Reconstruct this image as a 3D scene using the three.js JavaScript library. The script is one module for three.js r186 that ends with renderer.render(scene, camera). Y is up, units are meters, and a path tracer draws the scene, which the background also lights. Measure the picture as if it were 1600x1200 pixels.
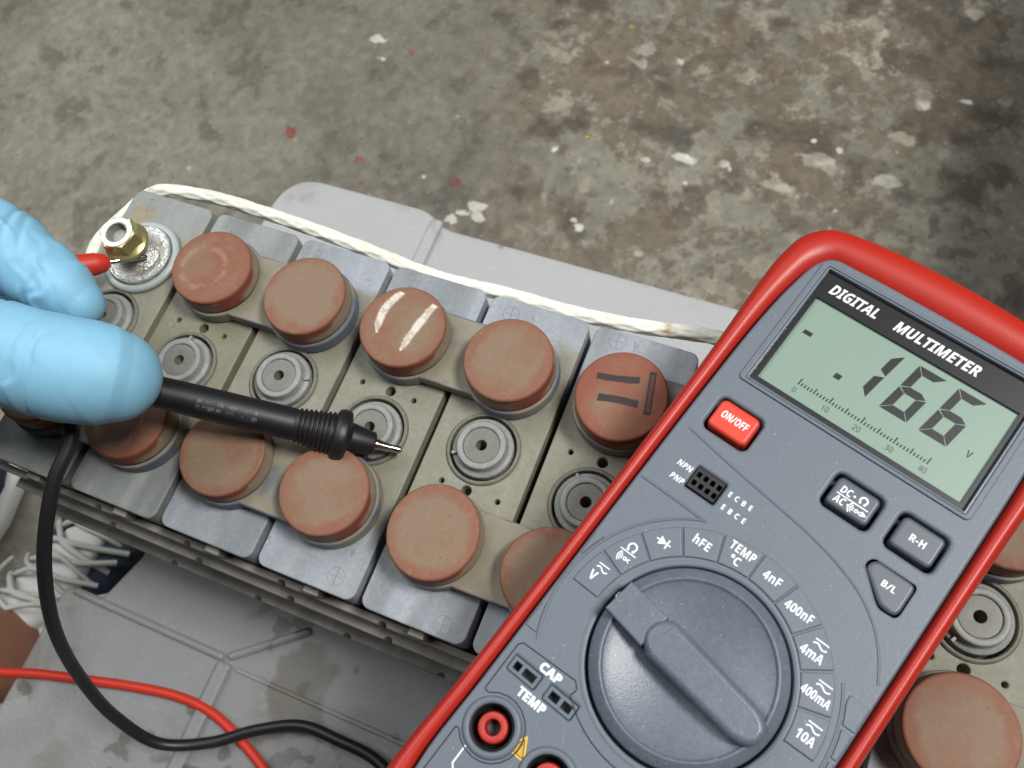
import * as THREE from 'three';
import { mergeGeometries, mergeVertices } from 'three/addons/utils/BufferGeometryUtils.js';
import { RoundedBoxGeometry } from 'three/addons/geometries/RoundedBoxGeometry.js';
import { MarchingCubes } from 'three/addons/objects/MarchingCubes.js';
import { RectAreaLightUniformsLib } from 'three/addons/lights/RectAreaLightUniformsLib.js';

// ------------------------------------------------------------------ camera, light, exposure
const scene = new THREE.Scene();
scene.background = new THREE.Color(0, 0, 0);
const V = (x, y, z) => new THREE.Vector3(x, y, z);
const CAM = V(0.218953, 0.264597, 0.05973);
const RIGHT = V(0.919383, -0.140106, -0.367567), DOWN = V(0.296154, -0.368465, 0.881207), FWD = V(-0.258898, -0.919023, -0.297267);
const camera = new THREE.PerspectiveCamera(45.583, 4 / 3, 0.02, 20);
camera.position.copy(CAM);
camera.up.copy(DOWN).negate();
camera.lookAt(CAM.clone().add(FWD));
camera.focus = 0.26; camera.userData.fStop = 28; // phone lens: near things sharp, the floor slightly soft

const renderer = new THREE.WebGLRenderer({ antialias: true });
renderer.toneMapping = THREE.LinearToneMapping;
renderer.toneMappingExposure = 1.07;
renderer.shadowMap.enabled = true;
RectAreaLightUniformsLib.init();

function areaLamp(pos, target, w, h, color, intensity, name, label) {
  const p = V(...pos), t = V(...target);
  const g = new THREE.Group(); g.name = name; g.position.copy(p); g.lookAt(t); // group +z points at the target
  g.userData = { label, category: 'lamp' };
  const glow = new THREE.Mesh(new THREE.BoxGeometry(w, h, 0.012), new THREE.MeshStandardMaterial({ color: 0xffffff, emissive: color, emissiveIntensity: 0.6, roughness: 0.8 }));
  glow.name = 'diffuser'; glow.position.z = -0.012;
  const box = new THREE.Mesh(new RoundedBoxGeometry(w + 0.04, h + 0.04, 0.06, 2, 0.01), new THREE.MeshStandardMaterial({ color: 0xd8d8d8, roughness: 0.6 }));
  box.name = 'housing'; box.position.z = -0.05;
  g.add(glow, box);
  const l = new THREE.RectAreaLight(color, intensity, w, h);
  l.name = 'lamp_light'; l.position.z = 0.004; l.rotation.y = Math.PI; l.castShadow = true; // rect lights shine along -z
  g.add(l);
  scene.add(g);
}
areaLamp([1.30, 2.08, -0.42], [0.15, 0, 0], 0.62, 0.5, new THREE.Color(1, 0.99, 0.96), 59, 'ceiling_lamp', 'bright white workshop lamp hanging beyond the rope side of the battery row');
areaLamp([-1.25, 2.3, -0.55], [0, -0.1, -0.1], 2.0, 2.2, new THREE.Color(0.95, 0.985, 1), 3.0, 'ceiling_lamp_001', 'broad pale light panel above the gloved hand side of the battery row');

// ------------------------------------------------------------------ helpers
const un = (px, py, y) => { // photo pixel (1600x1200) to a point on the horizontal plane y
  const f = 1427.945;
  const d = FWD.clone().addScaledVector(RIGHT, (px - 800) / f).addScaledVector(DOWN, (py - 600) / f);
  return CAM.clone().addScaledVector(d, (y - CAM.y) / d.y);
};
const S = (r, g, b) => new THREE.Color().setRGB(r / 255, g / 255, b / 255, THREE.SRGBColorSpace);
const mat = (o) => new THREE.MeshStandardMaterial(o);
const phys = (o) => new THREE.MeshPhysicalMaterial(o);
const clamp = (x, a = 0, b = 1) => Math.min(b, Math.max(a, x));
const sm = (a, b, x) => { const t = clamp((x - a) / (b - a)); return t * t * (3 - 2 * t); };
const mix = (a, b, t) => a + (b - a) * t;
const mixc = (a, b, t) => [mix(a[0], b[0], t), mix(a[1], b[1], t), mix(a[2], b[2], t)];
function rng(seed) { let s = seed >>> 0; return () => { s = (s + 0x6D2B79F5) >>> 0; let t = s; t = Math.imul(t ^ (t >>> 15), t | 1); t ^= t + Math.imul(t ^ (t >>> 7), t | 61); return ((t ^ (t >>> 14)) >>> 0) / 4294967296; }; }
function hash(x, y, s) { let h = Math.imul(x, 374761393) + Math.imul(y, 668265263) + Math.imul(s, 974634777); h = Math.imul(h ^ (h >>> 13), 1274126177); h ^= h >>> 16; return (h >>> 0) / 4294967296; }
function vnoise(x, y, per, s) { // periodic value noise, lattice period per
  const xi = Math.floor(x), yi = Math.floor(y); let fx = x - xi, fy = y - yi;
  fx = fx * fx * (3 - 2 * fx); fy = fy * fy * (3 - 2 * fy);
  const w = (n) => ((n % per) + per) % per;
  const x0 = w(xi), x1 = w(xi + 1), y0 = w(yi), y1 = w(yi + 1);
  return mix(mix(hash(x0, y0, s), hash(x1, y0, s), fx), mix(hash(x0, y1, s), hash(x1, y1, s), fx), fy);
}
function fbm(u, v, per, oct, s, gain = 0.5) { let a = 1, t = 0, n = 0; for (let i = 0; i < oct; i++) { t += a * vnoise(u * per, v * per, per, s + i * 17); n += a; a *= gain; per *= 2; } return t / n; }
function dataTex(w, h, fn, srgb = true) { // fn(u, v) -> [r,g,b] 0..255
  const d = new Uint8Array(w * h * 4);
  for (let j = 0; j < h; j++) for (let i = 0; i < w; i++) { const c = fn((i + 0.5) / w, (j + 0.5) / h), k = (j * w + i) * 4; d[k] = clamp(c[0], 0, 255); d[k + 1] = clamp(c[1], 0, 255); d[k + 2] = clamp(c[2], 0, 255); d[k + 3] = 255; }
  const t = new THREE.DataTexture(d, w, h); t.magFilter = THREE.LinearFilter; t.minFilter = THREE.LinearMipmapLinearFilter; t.generateMipmaps = true;
  t.wrapS = t.wrapT = THREE.RepeatWrapping; if (srgb) t.colorSpace = THREE.SRGBColorSpace; t.needsUpdate = true; return t;
}
const used = {};
function numbered(n) { const k = used[n] = (used[n] ?? -1) + 1; return k ? n + '_' + String(k).padStart(3, '0') : n; }
function thing(name, label, category, pos = [0, 0, 0], group) {
  const o = new THREE.Group(); o.name = numbered(name); o.position.set(...pos); o.userData = { label, category }; if (group) o.userData.group = group; scene.add(o); return o;
}
function part(name, geo, m, parent, pos, label) {
  const o = new THREE.Mesh(geo, m); o.name = name; o.castShadow = o.receiveShadow = true; if (pos) o.position.set(...pos); if (label) o.userData.label = label; parent.add(o); return o;
}
function tag(o, label, category, group) { o.name = numbered(o.name); o.userData = { label, category }; if (group) o.userData.group = group; return o; }
function struct(name, geo, m) { const o = part(name, geo, m, scene); o.userData.kind = 'structure'; return o; }
function planarUV(g, ax, ay, u0, v0, us, vs) { // uv from two axes, in metres
  const p = g.attributes.position, uv = new Float32Array(p.count * 2);
  for (let i = 0; i < p.count; i++) { const c = [p.getX(i), p.getY(i), p.getZ(i)]; uv[2 * i] = (c[ax] - u0) / us; uv[2 * i + 1] = (c[ay] - v0) / vs; }
  g.setAttribute('uv', new THREE.BufferAttribute(uv, 2)); return g;
}
function rrect(x0, y0, x1, y1, r, Cls = THREE.Shape) {
  const s = new Cls(); s.moveTo(x0 + r, y0); s.lineTo(x1 - r, y0); s.absarc(x1 - r, y0 + r, r, -Math.PI / 2, 0); s.lineTo(x1, y1 - r); s.absarc(x1 - r, y1 - r, r, 0, Math.PI / 2);
  s.lineTo(x0 + r, y1); s.absarc(x0 + r, y1 - r, r, Math.PI / 2, Math.PI); s.lineTo(x0, y0 + r); s.absarc(x0 + r, y0 + r, r, Math.PI, Math.PI * 1.5); return s;
}
function circ(x, y, r, Cls = THREE.Path) { const s = new Cls(); s.absarc(x, y, r, 0, Math.PI * 2, false); return s; }
// extrude a shape given in (x, -z) upwards; top face ends at yTop
function extr(shape, yBot, yTop, bevel = 0, seg = 2, curve = 24, keep = true) {
  const g = new THREE.ExtrudeGeometry(shape, { depth: yTop - yBot - 2 * bevel, bevelEnabled: bevel > 0, bevelThickness: bevel, bevelSize: bevel, bevelOffset: keep ? -bevel : 0, bevelSegments: seg, curveSegments: curve });
  g.translate(0, 0, yBot + bevel); return g;
}
const upY = (g) => g.rotateX(-Math.PI / 2); // local z (height) becomes y, local y becomes -z
const lathe = (pts, seg = 48) => new THREE.LatheGeometry(pts.map((p) => new THREE.Vector2(p[0], p[1])), seg);
const tube = (pts, r, seg = 120, rs = 12) => new THREE.TubeGeometry(new THREE.CatmullRomCurve3(pts), seg, r, rs, false);

// shared fine-grain bump textures
const grainTex = dataTex(256, 256, (u, v) => { const n = 255 * (0.6 * vnoise(u * 96, v * 96, 96, 3) + 0.4 * vnoise(u * 200, v * 200, 200, 5)); return [n, n, n]; }, false);
const rep = (t, a, b = a) => { const c = t.clone(); c.repeat.set(a, b); c.needsUpdate = true; return c; };

// ------------------------------------------------------------------ floor
const FLOOR = -0.48, TILE = 1.45, FX0 = -0.85, FZ0 = -0.95;
const spots = []; // [u, v, radius_u, radius_v, colour, seed] paint drips and chips on the concrete
function spot(px, py, rx, ry, col) { const p = un(px, py, FLOOR); spots.push([p.x, p.z, rx * 0.00052, ry * 0.00056, col, spots.length + 1]); }
const WH = [214, 212, 204], PALE = [186, 181, 166], RD = [136, 62, 50], YL = [212, 178, 40];
for (const a of [[595, 62, 24, 9], [600, 92, 9, 4], [950, 97, 9, 7], [1065, 98, 11, 9], [1010, 250, 10, 4], [1070, 248, 22, 6], [1132, 258, 18, 12], [1300, 345, 7, 17], [730, 335, 24, 9], [745, 322, 14, 8], [705, 342, 14, 7], [295, 262, 6, 6], [1000, 396, 8, 8], [905, 354, 8, 7], [867, 232, 8, 7], [1512, 160, 14, 5], [1445, 163, 10, 7], [1070, 286, 6, 6], [715, 182, 4, 3], [662, 276, 5, 5], [1270, 220, 5, 5], [1310, 235, 6, 5], [897, 344, 5, 4], [955, 315, 4, 5]]) spot(...a, WH);
for (const a of [[1350, 75, 46, 38], [1355, 108, 30, 20], [1520, 20, 22, 16], [1410, 215, 20, 12], [1275, 250, 40, 10], [1300, 262, 26, 14], [1010, 78, 16, 12], [1165, 118, 22, 14], [880, 85, 30, 16], [1000, 98, 18, 10], [1225, 290, 30, 14], [1385, 285, 18, 14], [1440, 155, 20, 22], [1240, 300, 26, 8], [1310, 38, 16, 7], [1290, 45, 22, 8]]) spot(...a, PALE);
for (const a of [[643, 80, 10, 8], [455, 208, 9, 9], [560, 250, 8, 9], [712, 285, 8, 8], [566, 285, 7, 6], [44, 328, 5, 6]]) spot(...a, RD);
for (const a of [[1265, 158, 5, 5], [987, 42, 4, 4], [917, 213, 4, 3]]) spot(...a, YL);
const floorField = (u, v) => {
  const wx = fbm(u, v, 6, 4, 91) - 0.5, wy = fbm(u, v, 6, 4, 92) - 0.5;
  const big = fbm(u + wx * 0.05, v + wy * 0.05, 7, 5, 11, 0.55), mid = fbm(u + wx * 0.03, v + wy * 0.03, 46, 4, 23, 0.62), fine = fbm(u, v, 160, 3, 31, 0.7);
  const flake = fbm(u + wx * 0.03, v + wy * 0.03, 30, 6, 47, 0.74), flake2 = fbm(u + wx * 0.05, v + wy * 0.05, 22, 6, 58, 0.72);
  const x = FX0 + u * TILE;
  const where = sm(-0.30, 0.02, x + (big - 0.5) * 0.5); // worn, flaking paint lies on the battery's far right side
  return { big, mid, fine, flake, flake2, where };
};
const FN = 1600, bumpData = new Uint8Array(FN * FN * 4); let fk = 0;
const floorTex = dataTex(FN, FN, (u, v) => {
  const q = floorField(u, v);
  { const n = 255 * clamp(0.35 * q.fine + 0.25 * q.mid + 0.28 * sm(0.515, 0.555, q.flake) * q.where + 0.1 * q.big); bumpData[fk] = bumpData[fk + 1] = bumpData[fk + 2] = n; bumpData[fk + 3] = 255; fk += 4; }
  let c = mixc([119, 115, 103], [140, 135, 121], sm(0.3, 0.7, q.big));
  c = mixc(c, [96, 90, 80], 0.45 * sm(0.54, 0.68, q.mid) * mix(0.6, 1, q.where));
  c = mixc(c, [154, 148, 133], 0.6 * sm(0.575, 0.64, q.flake2) * mix(0.2, 1, q.where));
  c = mixc(c, [104, 92, 76], 0.66 * sm(0.50, 0.535, q.flake) * q.where);       // brown skin
  c = mixc(c, [92, 81, 69], 0.5 * sm(0.54, 0.60, q.mid) * q.where);
  c = mixc(c, [86, 80, 71], 0.35 * sm(0.56, 0.62, 1 - q.flake2) * mix(0.3, 1, q.where));
  c = mixc(c, [72, 68, 62], 0.55 * sm(0.66, 0.70, q.mid) * (0.4 + q.where * 0.5));
  { const pore = hash(Math.floor(u * 900), Math.floor(v * 900), 61); if (pore > 0.994) c = mixc(c, [70, 65, 58], 0.6); else if (pore < 0.004) c = mixc(c, [176, 170, 156], 0.55); }
  const k = 0.84 + 0.32 * q.fine; c = [c[0] * k, c[1] * k, c[2] * k];
  const wx = FX0 + u * TILE, wz = FZ0 + v * TILE;
  for (const s of spots) {
    const dx = (wx - s[0]) / s[2], dz = (wz - s[1]) / s[3]; if (dx * dx + dz * dz > 6) continue;
    const e = (fbm(u, v, 110, 5, 200 + s[5], 0.7) - 0.5) * 3.6, d = Math.sqrt(dx * dx + dz * dz) + e;
    const w = (1 - sm(0.6, 1.0, d)) * (0.55 + 0.45 * sm(0.35, 0.55, q.mid)); if (w > 0) { const kk = 0.85 + 0.3 * q.fine; c = mixc(c, [s[4][0] * kk, s[4][1] * kk, s[4][2] * kk], w * (s[4] === RD ? 0.75 : s[4] === PALE ? 0.62 : 0.85)); }
  }
  return c;
});
const floorBump = new THREE.DataTexture(bumpData, FN, FN); floorBump.magFilter = THREE.LinearFilter; floorBump.wrapS = floorBump.wrapT = THREE.RepeatWrapping; floorBump.needsUpdate = true;
{
  const g = new THREE.BoxGeometry(4, 0.05, 4); g.translate(0, FLOOR - 0.025, -0.3);
  planarUV(g, 0, 2, FX0, FZ0, TILE, TILE);
  struct('floor', g, mat({ map: floorTex, bumpMap: floorBump, bumpScale: 0.0012, roughness: 0.72 }));
}

// equipment case standing just outside the view: its shade falls on the floor behind the meter
{
  const t = thing('equipment_case', 'dark grey equipment case on the floor beyond the multimeter', 'case', [0.64, FLOOR, -0.44]);
  const m = mat({ color: S(70, 72, 76), roughness: 0.6, bumpMap: rep(grainTex, 4), bumpScale: 0.0003 });
  const a = new RoundedBoxGeometry(0.40, 0.30, 0.56, 3, 0.015); a.translate(0, 0.151, 0); part('case_body', a, m, t);
  const b = new RoundedBoxGeometry(0.41, 0.08, 0.57, 3, 0.015); b.translate(0, 0.343, 0); part('case_lid', b, m, t);
  for (const z of [-0.13, 0.13]) { const c = new RoundedBoxGeometry(0.012, 0.07, 0.05, 2, 0.004); c.translate(-0.207, 0.30, z); part('latch', c, mat({ color: S(150, 150, 150), metalness: 0.8, roughness: 0.4 }), t); }
}

// ------------------------------------------------------------------ storage tote with its translucent lid
const LID = -0.09;
const splash = un(462, 1085, LID);
const plasticTex = dataTex(1024, 1024, (u, v) => {
  const a = fbm(u, v, 5, 5, 301), b = fbm(u + a * 0.05, v, 24, 4, 302, 0.6), st = fbm(u * 1, v * 1, 60, 3, 303), spk = fbm(u, v, 150, 2, 304);
  let c = mixc([204, 205, 207], [215, 216, 217], a);
  c = mixc(c, [168, 162, 148], 0.35 * sm(0.5, 0.78, b) * sm(0.45, 0.62, a)); // dirt smears
  c = mixc(c, [120, 112, 98], 0.5 * sm(0.7, 0.76, st) * sm(0.5, 0.65, a));
  if (spk > 0.83) c = mixc(c, [222, 222, 222], 0.5);
  // dried splash beside the pack, with a ragged outline
  const x = u * 0.6 - 0.1, z = v * 0.6 - 0.2, p = splash;
  const d = Math.hypot((x - p.x) / 0.013, (z - p.z) / 0.017) + (fbm(u, v, 50, 4, 305) - 0.5) * 1.9;
  c = mixc(c, [150, 142, 122], 0.5 * (1 - sm(0.66, 0.95, d)));
  return c;
}, true);
const panelMat = phys({ map: plasticTex, roughness: 0.42, transmission: 0.76, thickness: 0, ior: 1.45, bumpMap: rep(grainTex, 6), bumpScale: 0.0001 });
const lidMat = phys({ map: plasticTex, roughness: 0.5, transmission: 0.52, thickness: 0, ior: 1.45, bumpMap: rep(grainTex, 6), bumpScale: 0.0001 });
{
  const tote = thing('storage_tote', 'translucent milky plastic storage tote lid carrying the battery row', 'storage tote', [0, FLOOR, 0]);
  const y0 = LID - FLOOR;
  const s = new THREE.Shape(); // plan (x, -z)
  const xl = -0.0258, P = (x, z) => [x, -z];
  s.moveTo(...P(xl, 0.0)); s.lineTo(...P(xl, -0.100)); s.quadraticCurveTo(...P(xl, -0.1225), ...P(-0.005, -0.1225));
  s.lineTo(...P(0.044, -0.1229)); s.bezierCurveTo(...P(0.055, -0.1228), ...P(0.055, -0.1165), ...P(0.066, -0.1162)); s.lineTo(...P(0.42, -0.1185)); s.quadraticCurveTo(...P(0.45, -0.1185), ...P(0.45, -0.09));
  s.lineTo(...P(0.45, 0.0)); s.closePath();
  const f = new THREE.Shape(); f.moveTo(...P(xl, 0.26)); f.lineTo(...P(xl, 0.094)); f.quadraticCurveTo(...P(xl, 0.0885), ...P(-0.020, 0.0885));
  f.lineTo(...P(-0.0075, 0.0872)); f.lineTo(...P(0.0, 0.0668)); f.lineTo(...P(0.0, 0.04)); f.lineTo(...P(xl, 0.03)); f.lineTo(...P(xl, 0.0006)); f.lineTo(...P(0.45, 0.0006));
  f.lineTo(...P(0.45, 0.24)); f.quadraticCurveTo(...P(0.45, 0.26), ...P(0.43, 0.26)); f.closePath();
  const uvl = (g) => planarUV(g, 0, 2, -0.1, -0.2, 0.6, 0.6);
  const lid = part('lid', uvl(upY(extr(s, y0 - 0.003, y0, 0.001))), lidMat, tote);
  part('lid_front', uvl(upY(extr(f, y0 - 0.003, y0, 0.001))), panelMat, tote);
  // raised ribs moulded on the lid
  const rib = (a, b, w, h) => { const d = b.clone().sub(a), L = d.length(); const g = new RoundedBoxGeometry(L, h, w, 3, Math.min(w, h) * 0.45); g.rotateY(-Math.atan2(d.z, d.x)); g.translate((a.x + b.x) / 2, y0 + h / 2 - 0.0006, (a.z + b.z) / 2); part('rib', uvl(g), a.z > 0 ? panelMat : lidMat, lid); };
  rib(V(-0.0195, 0, 0.0890), V(0.054, 0, 0.0893), 0.0032, 0.0035);
  rib(V(0.0555, 0, 0.0905), V(0.0555, 0, 0.255), 0.0062, 0.0035);
  rib(V(0.0555, 0, 0.0885), V(0.0825, 0, 0.0674), 0.0032, 0.003);
  rib(V(0.0600, 0, 0.0915), V(0.30, 0, 0.0912), 0.0020, 0.0015);
  rib(V(0.0566, 0, -0.119), V(0.0566, 0, -0.0675), 0.006, 0.0028);
  // the box below, inset from the lid
  const wall = uvl(upY(extr((() => { const o = rrect(0.02, -0.235, 0.42, 0.095, 0.03); o.holes.push(rrect(0.0225, -0.2325, 0.4175, 0.0925, 0.028, THREE.Path)); return o; })(), 0.002, y0 - 0.0032)));
  part('box', wall, lidMat, tote);
}

// ------------------------------------------------------------------ battery cells
const PITCH = 0.036, CW = 0.0338, CD = 0.0538, TOP = 0;
const cellTexture = (seed, rust) => dataTex(192, 576, (u, v) => {
  const z = (v - 0.5) * 2, x = (u - 0.5) * 2;
  const a = fbm(u * 0.33, v, 6, 5, seed, 0.55), b = fbm(u * 0.33, v, 26, 4, seed + 50, 0.6), f = fbm(u * 0.33, v, 120, 2, seed + 90);
  const clean = mixc([122, 128, 136], [146, 153, 163], sm(0.3, 0.7, fbm(u * 0.6, v * 0.5, 5, 4, seed + 7)));
  const dirty = mixc([121, 119, 104], [133, 130, 115], b);
  // settled dust: a film over the middle with a ragged edge, wiped off towards the ends
  const edge = Math.abs(z) + (a - 0.5) * 0.5 + x * 0.10 * Math.sign(z);
  let w = 1 - 0.88 * sm(0.60, 0.70, edge);
  w = clamp(w - 0.22 * sm(0.6, 0.75, b));
  let c = mixc(clean, dirty, w);
  c = mixc(c, [186, 186, 188], 0.25 * sm(0.5, 0.8, fbm(u, v * 0.35, 7, 3, seed + 33)) * (1 - w));
  c = mixc(c, [104, 98, 86], 0.35 * sm(0.72, 0.80, b));
  if (rust) { const d = Math.hypot((u - 0.80) / 0.20, (v - 0.900) / 0.07) + (b - 0.5) * 1.2; c = mixc(c, [140, 116, 72], 0.75 * (1 - sm(0.6, 1.0, d))); c = mixc(c, [140, 140, 124], 0.4); }
  const k = 0.95 + 0.10 * f; return [c[0] * k, c[1] * k, c[2] * k];
});
const cellMats = [501, 522, 543, 564].map((s) => mat({ map: cellTexture(s, false), roughness: 0.62, bumpMap: rep(grainTex, 1, 3), bumpScale: 0.000025 }));
const cellMat1 = mat({ map: cellTexture(575, false), color: S(242, 240, 228), roughness: 0.56, bumpMap: rep(grainTex, 1, 3), bumpScale: 0.000025 });
const cellMat0 = mat({ map: cellTexture(599, true), roughness: 0.5, bumpMap: rep(grainTex, 1, 3), bumpScale: 0.000025 });
const plugTex = dataTex(128, 128, (u, v) => { const n = fbm(u, v, 8, 4, 77), f = fbm(u, v, 40, 2, 78), c = mixc([126, 128, 124], [146, 148, 145], n), k = 0.93 + 0.14 * f; return [c[0] * k, c[1] * k, c[2] * k]; });
const plugMat = mat({ map: plugTex, roughness: 0.52 }), plugDisc = mat({ map: plugTex, color: S(206, 204, 194), roughness: 0.5 }), plugDirty = mat({ map: plugTex, color: S(206, 200, 182), roughness: 0.6 });
const markMat = mat({ color: S(126, 129, 131), roughness: 0.5 });
const darkMat = mat({ color: S(30, 30, 30), roughness: 0.8 });
const VZ = 0.003; // vent offset in the cell's own frame
const caseGeo = (() => {
  const s = rrect(-CW / 2, -CD, CW / 2, CD, 0.0032);
  s.holes.push(circ(0, -VZ, 0.0104), circ(0, 0.011, 0.0016));
  for (const [x, z] of [[-0.0103, -0.011], [0.0085, -0.0105]]) s.holes.push(circ(x, -z, 0.0008));
  const plate = upY(extr(s, -0.006, 0, 0.0005, 2));
  const body = upY(extr(rrect(-CW / 2, -CD, CW / 2, CD, 0.0032), LID + 0.0005, -0.0061, 0.0003, 1));
  const g = mergeGeometries([plate, body]);
  return planarUV(g, 0, 2, -CW / 2, -CD, CW, 2 * CD);
})();
const ringGeo = (() => { const t = new THREE.TorusGeometry(0.0027, 0.00008, 6, 36); t.rotateX(Math.PI / 2); const b = new THREE.BoxGeometry(0.0002, 0.0002, 0.0054), c = new THREE.BoxGeometry(0.0038, 0.00016, 0.00016); return mergeGeometries([t.toNonIndexed(), b.toNonIndexed(), c.toNonIndexed()]); })();
const lipGeo = lathe([[0.0104, -0.003], [0.0104, 0.0006], [0.0107, 0.0010], [0.0113, 0.0009], [0.0118, 0.0002], [0.0118, -0.001]], 56);
const plugGeo = lathe([[0.0096, -0.004], [0.0096, 0.0004], [0.0092, 0.0009], [0.0084, 0.0010], [0.0078, 0.0016], [0.0077, 0.0036], [0.0073, 0.0041], [0.0060, 0.0041], [0.0057, 0.0036], [0.0057, 0.0030]], 56);
planarUV(plugGeo, 0, 2, -0.01, -0.01, 0.02, 0.02); planarUV(lipGeo, 0, 2, -0.01, -0.01, 0.02, 0.02);
const discGeo = planarUV(lathe([[0.0057, 0.0030], [0.0056, 0.0034], [0.0054, 0.0036], [0.0019, 0.0036], [0.0016, 0.0034], [0.0015, -0.003], [0, -0.003]], 48), 0, 2, -0.01, -0.01, 0.02, 0.02);
const keyGeo = new THREE.BoxGeometry(0.0016, 0.0016, 0.0008);
const ordinal = ['end', 'second', 'third', 'fourth', 'fifth', 'sixth', 'seventh', 'eighth', 'ninth', 'tenth', 'eleventh'];
const NC = 11;
for (let i = 0; i < NC; i++) {
  const label = i === 0 ? 'grey end battery cell with bare metal post, nut and brown stain' : i === 3 ? 'grey battery cell touched by the black probe tip' : `dusty grey plastic battery cell, ${ordinal[i]} counted from the nut end`;
  const c = thing('battery_cell', label, 'battery cell', [i * PITCH, 0, 0], 'battery cells in a row');
  c.rotation.y = i % 2 ? 0 : Math.PI;
  part('case', caseGeo, i === 0 ? cellMat0 : i === 1 ? cellMat1 : cellMats[(i * 3) % 4], c);
  part('vent_lip', lipGeo, cellMats[0], c, [0, 0, VZ]).material = plugDirty;
  const pl = part('vent_plug', plugGeo, plugMat, c, [0, 0.0003 * ((i * 7) % 3), VZ]); pl.rotation.y = i * 1.7;
  part('plug_disc', discGeo, plugDisc, pl);
  part('plug_key', keyGeo, plugMat, pl, [0.0088, 0.0013, 0]);
  part('mould_mark', ringGeo, cellMats[1], c, [-0.009, 0.00002, -0.0500]).material = markMat;
  part('mould_mark', ringGeo, markMat, c, [0.009, 0.00002, 0.0485]);
}

// ------------------------------------------------------------------ terminal links and red caps
const CAPZ = 0.0286, CAPR = 0.0139, LINKH = 0.0056, CAPTOP = 0.0134;
const dustTex = dataTex(256, 256, (u, v) => { const a = fbm(u, v, 4, 4, 410), b = fbm(u, v, 24, 3, 411); let c = mixc([124, 119, 103], [140, 134, 117], b); c = mixc(c, [92, 98, 112], 0.6 * sm(0.58, 0.68, a)); return c; });
const sideTex = dataTex(256, 128, (u, v) => { const a = fbm(u, v * 0.5, 5, 4, 420), b = fbm(u, v * 0.5, 30, 3, 421); let c = mixc([92, 98, 112], [102, 108, 121], b); return mixc(c, mixc([124, 119, 103], [140, 134, 117], b), 0.9 * sm(0.42, 0.55, a)); });
const dustMat = mat({ map: dustTex, roughness: 0.75 }), linkSide = mat({ map: sideTex, roughness: 0.5 });
function linkShape(n) {
  const s = new THREE.Shape(), R = 0.0149, w = 0.0119, a = Math.asin(w / R), L = PITCH;
  if (n === 1) { s.absarc(0, 0, R, 0, Math.PI * 2); return s; }
  s.absarc(0, 0, R, a, Math.PI * 2 - a); s.absarc(L, 0, R, Math.PI + a, Math.PI - a + Math.PI * 2); s.closePath(); return s;
}
function makeLink(i, row, n) {
  const g = extr(linkShape(n), 0.0003, LINKH, 0.0006, 3, 40);
  const p = g.attributes.position, uv = g.attributes.uv;
  const sidePart = g.clone(); const groups = g.groups;
  const sub = (k) => { const q = new THREE.BufferGeometry(), gr = groups[k]; for (const nme of ['position', 'normal', 'uv']) { const at = g.attributes[nme]; q.setAttribute(nme, new THREE.BufferAttribute(at.array.slice(gr.start * at.itemSize, (gr.start + gr.count) * at.itemSize), at.itemSize)); } return upY(q); };
  const top = planarUV(sub(0), 0, 2, i * 0.013, row * 0.02, 0.07, 0.07), side = sub(1);
  { const q = side.attributes.position, u2 = side.attributes.uv; for (let k = 0; k < q.count; k++) u2.setXY(k, (q.getX(k) + q.getZ(k) * 0.8 + i * 0.021) / 0.06, q.getY(k) / 0.03 + row * 0.3); }
  const side_name = row < 0 ? 'rope side' : 'side away from rope';
  const label = n === 1 ? 'single round grey terminal collar on the last battery cell' : `grey link from ${ordinal[i]} to ${ordinal[i + 1]} cell counted from the nut, ${side_name}`;
  const t = thing('terminal_link', label, 'terminal link', [i * PITCH + (row > 0 ? -0.0008 : 0), 0, row > 0 ? 0.0277 : -CAPZ], 'terminal links between cells');
  part('link_top', top, dustMat, t); part('link_rim', side, linkSide, t);
}
for (const i of [1, 3, 5, 7, 9]) makeLink(i, -1, 2);
for (const i of [0, 2, 4, 6, 8]) makeLink(i, 1, 2);
makeLink(10, 1, 1);
// caps: dusty red-brown rubber, each with its own dust print
function capTexture(seed, dust, mark) {
  return dataTex(256, 256, (u, v) => {
    const x = u * 2 - 1, y = v * 2 - 1, r = Math.hypot(x, y);
    const a = fbm(u, v, 3, 3, seed, 0.45), b = fbm(u, v, 18, 4, seed + 20, 0.6), f = fbm(u, v, 90, 2, seed + 30);
    let c = mixc([134, 74, 56], [142, 86, 66], b);
    const film = clamp(dust + (a - 0.5) * 1.3);
    const rub = sm(0.74, 0.99, r + (a - 0.5) * 0.6);            // the rim is rubbed clean in places
    c = mixc(c, [137, 118, 99], 0.96 * film * (1 - 0.6 * rub));
    c = mixc(c, [144, 130, 110], 0.35 * sm(0.6, 0.72, b) * film);
    if (mark === 'ring') { const d = Math.abs(Math.hypot(x + 0.15, y - 0.1) - 0.55); c = mixc(c, [172, 150, 126], 0.45 * (1 - sm(0.02, 0.12, d)) * sm(0.45, 0.6, fbm(u, v, 7, 3, seed + 3))); }
    if (hash(Math.floor(u * 90), Math.floor(v * 90), seed) > 0.9994) c = [84, 66, 56];
    if (mark) c = mark.call ? mark(x, y, c, b, f) : c;
    const k = 0.97 + 0.06 * f; return [c[0] * k, c[1] * k, c[2] * k];
  });
}
const seg = (x, y, x0, y0, x1, y1, bow = 0) => { const dx = x1 - x0, dy = y1 - y0, L = Math.hypot(dx, dy), t = ((x - x0) * dx + (y - y0) * dy) / (L * L), off = ((x - x0) * -dy + (y - y0) * dx) / L - bow * 4 * t * (1 - t); return [t, off]; };
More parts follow.
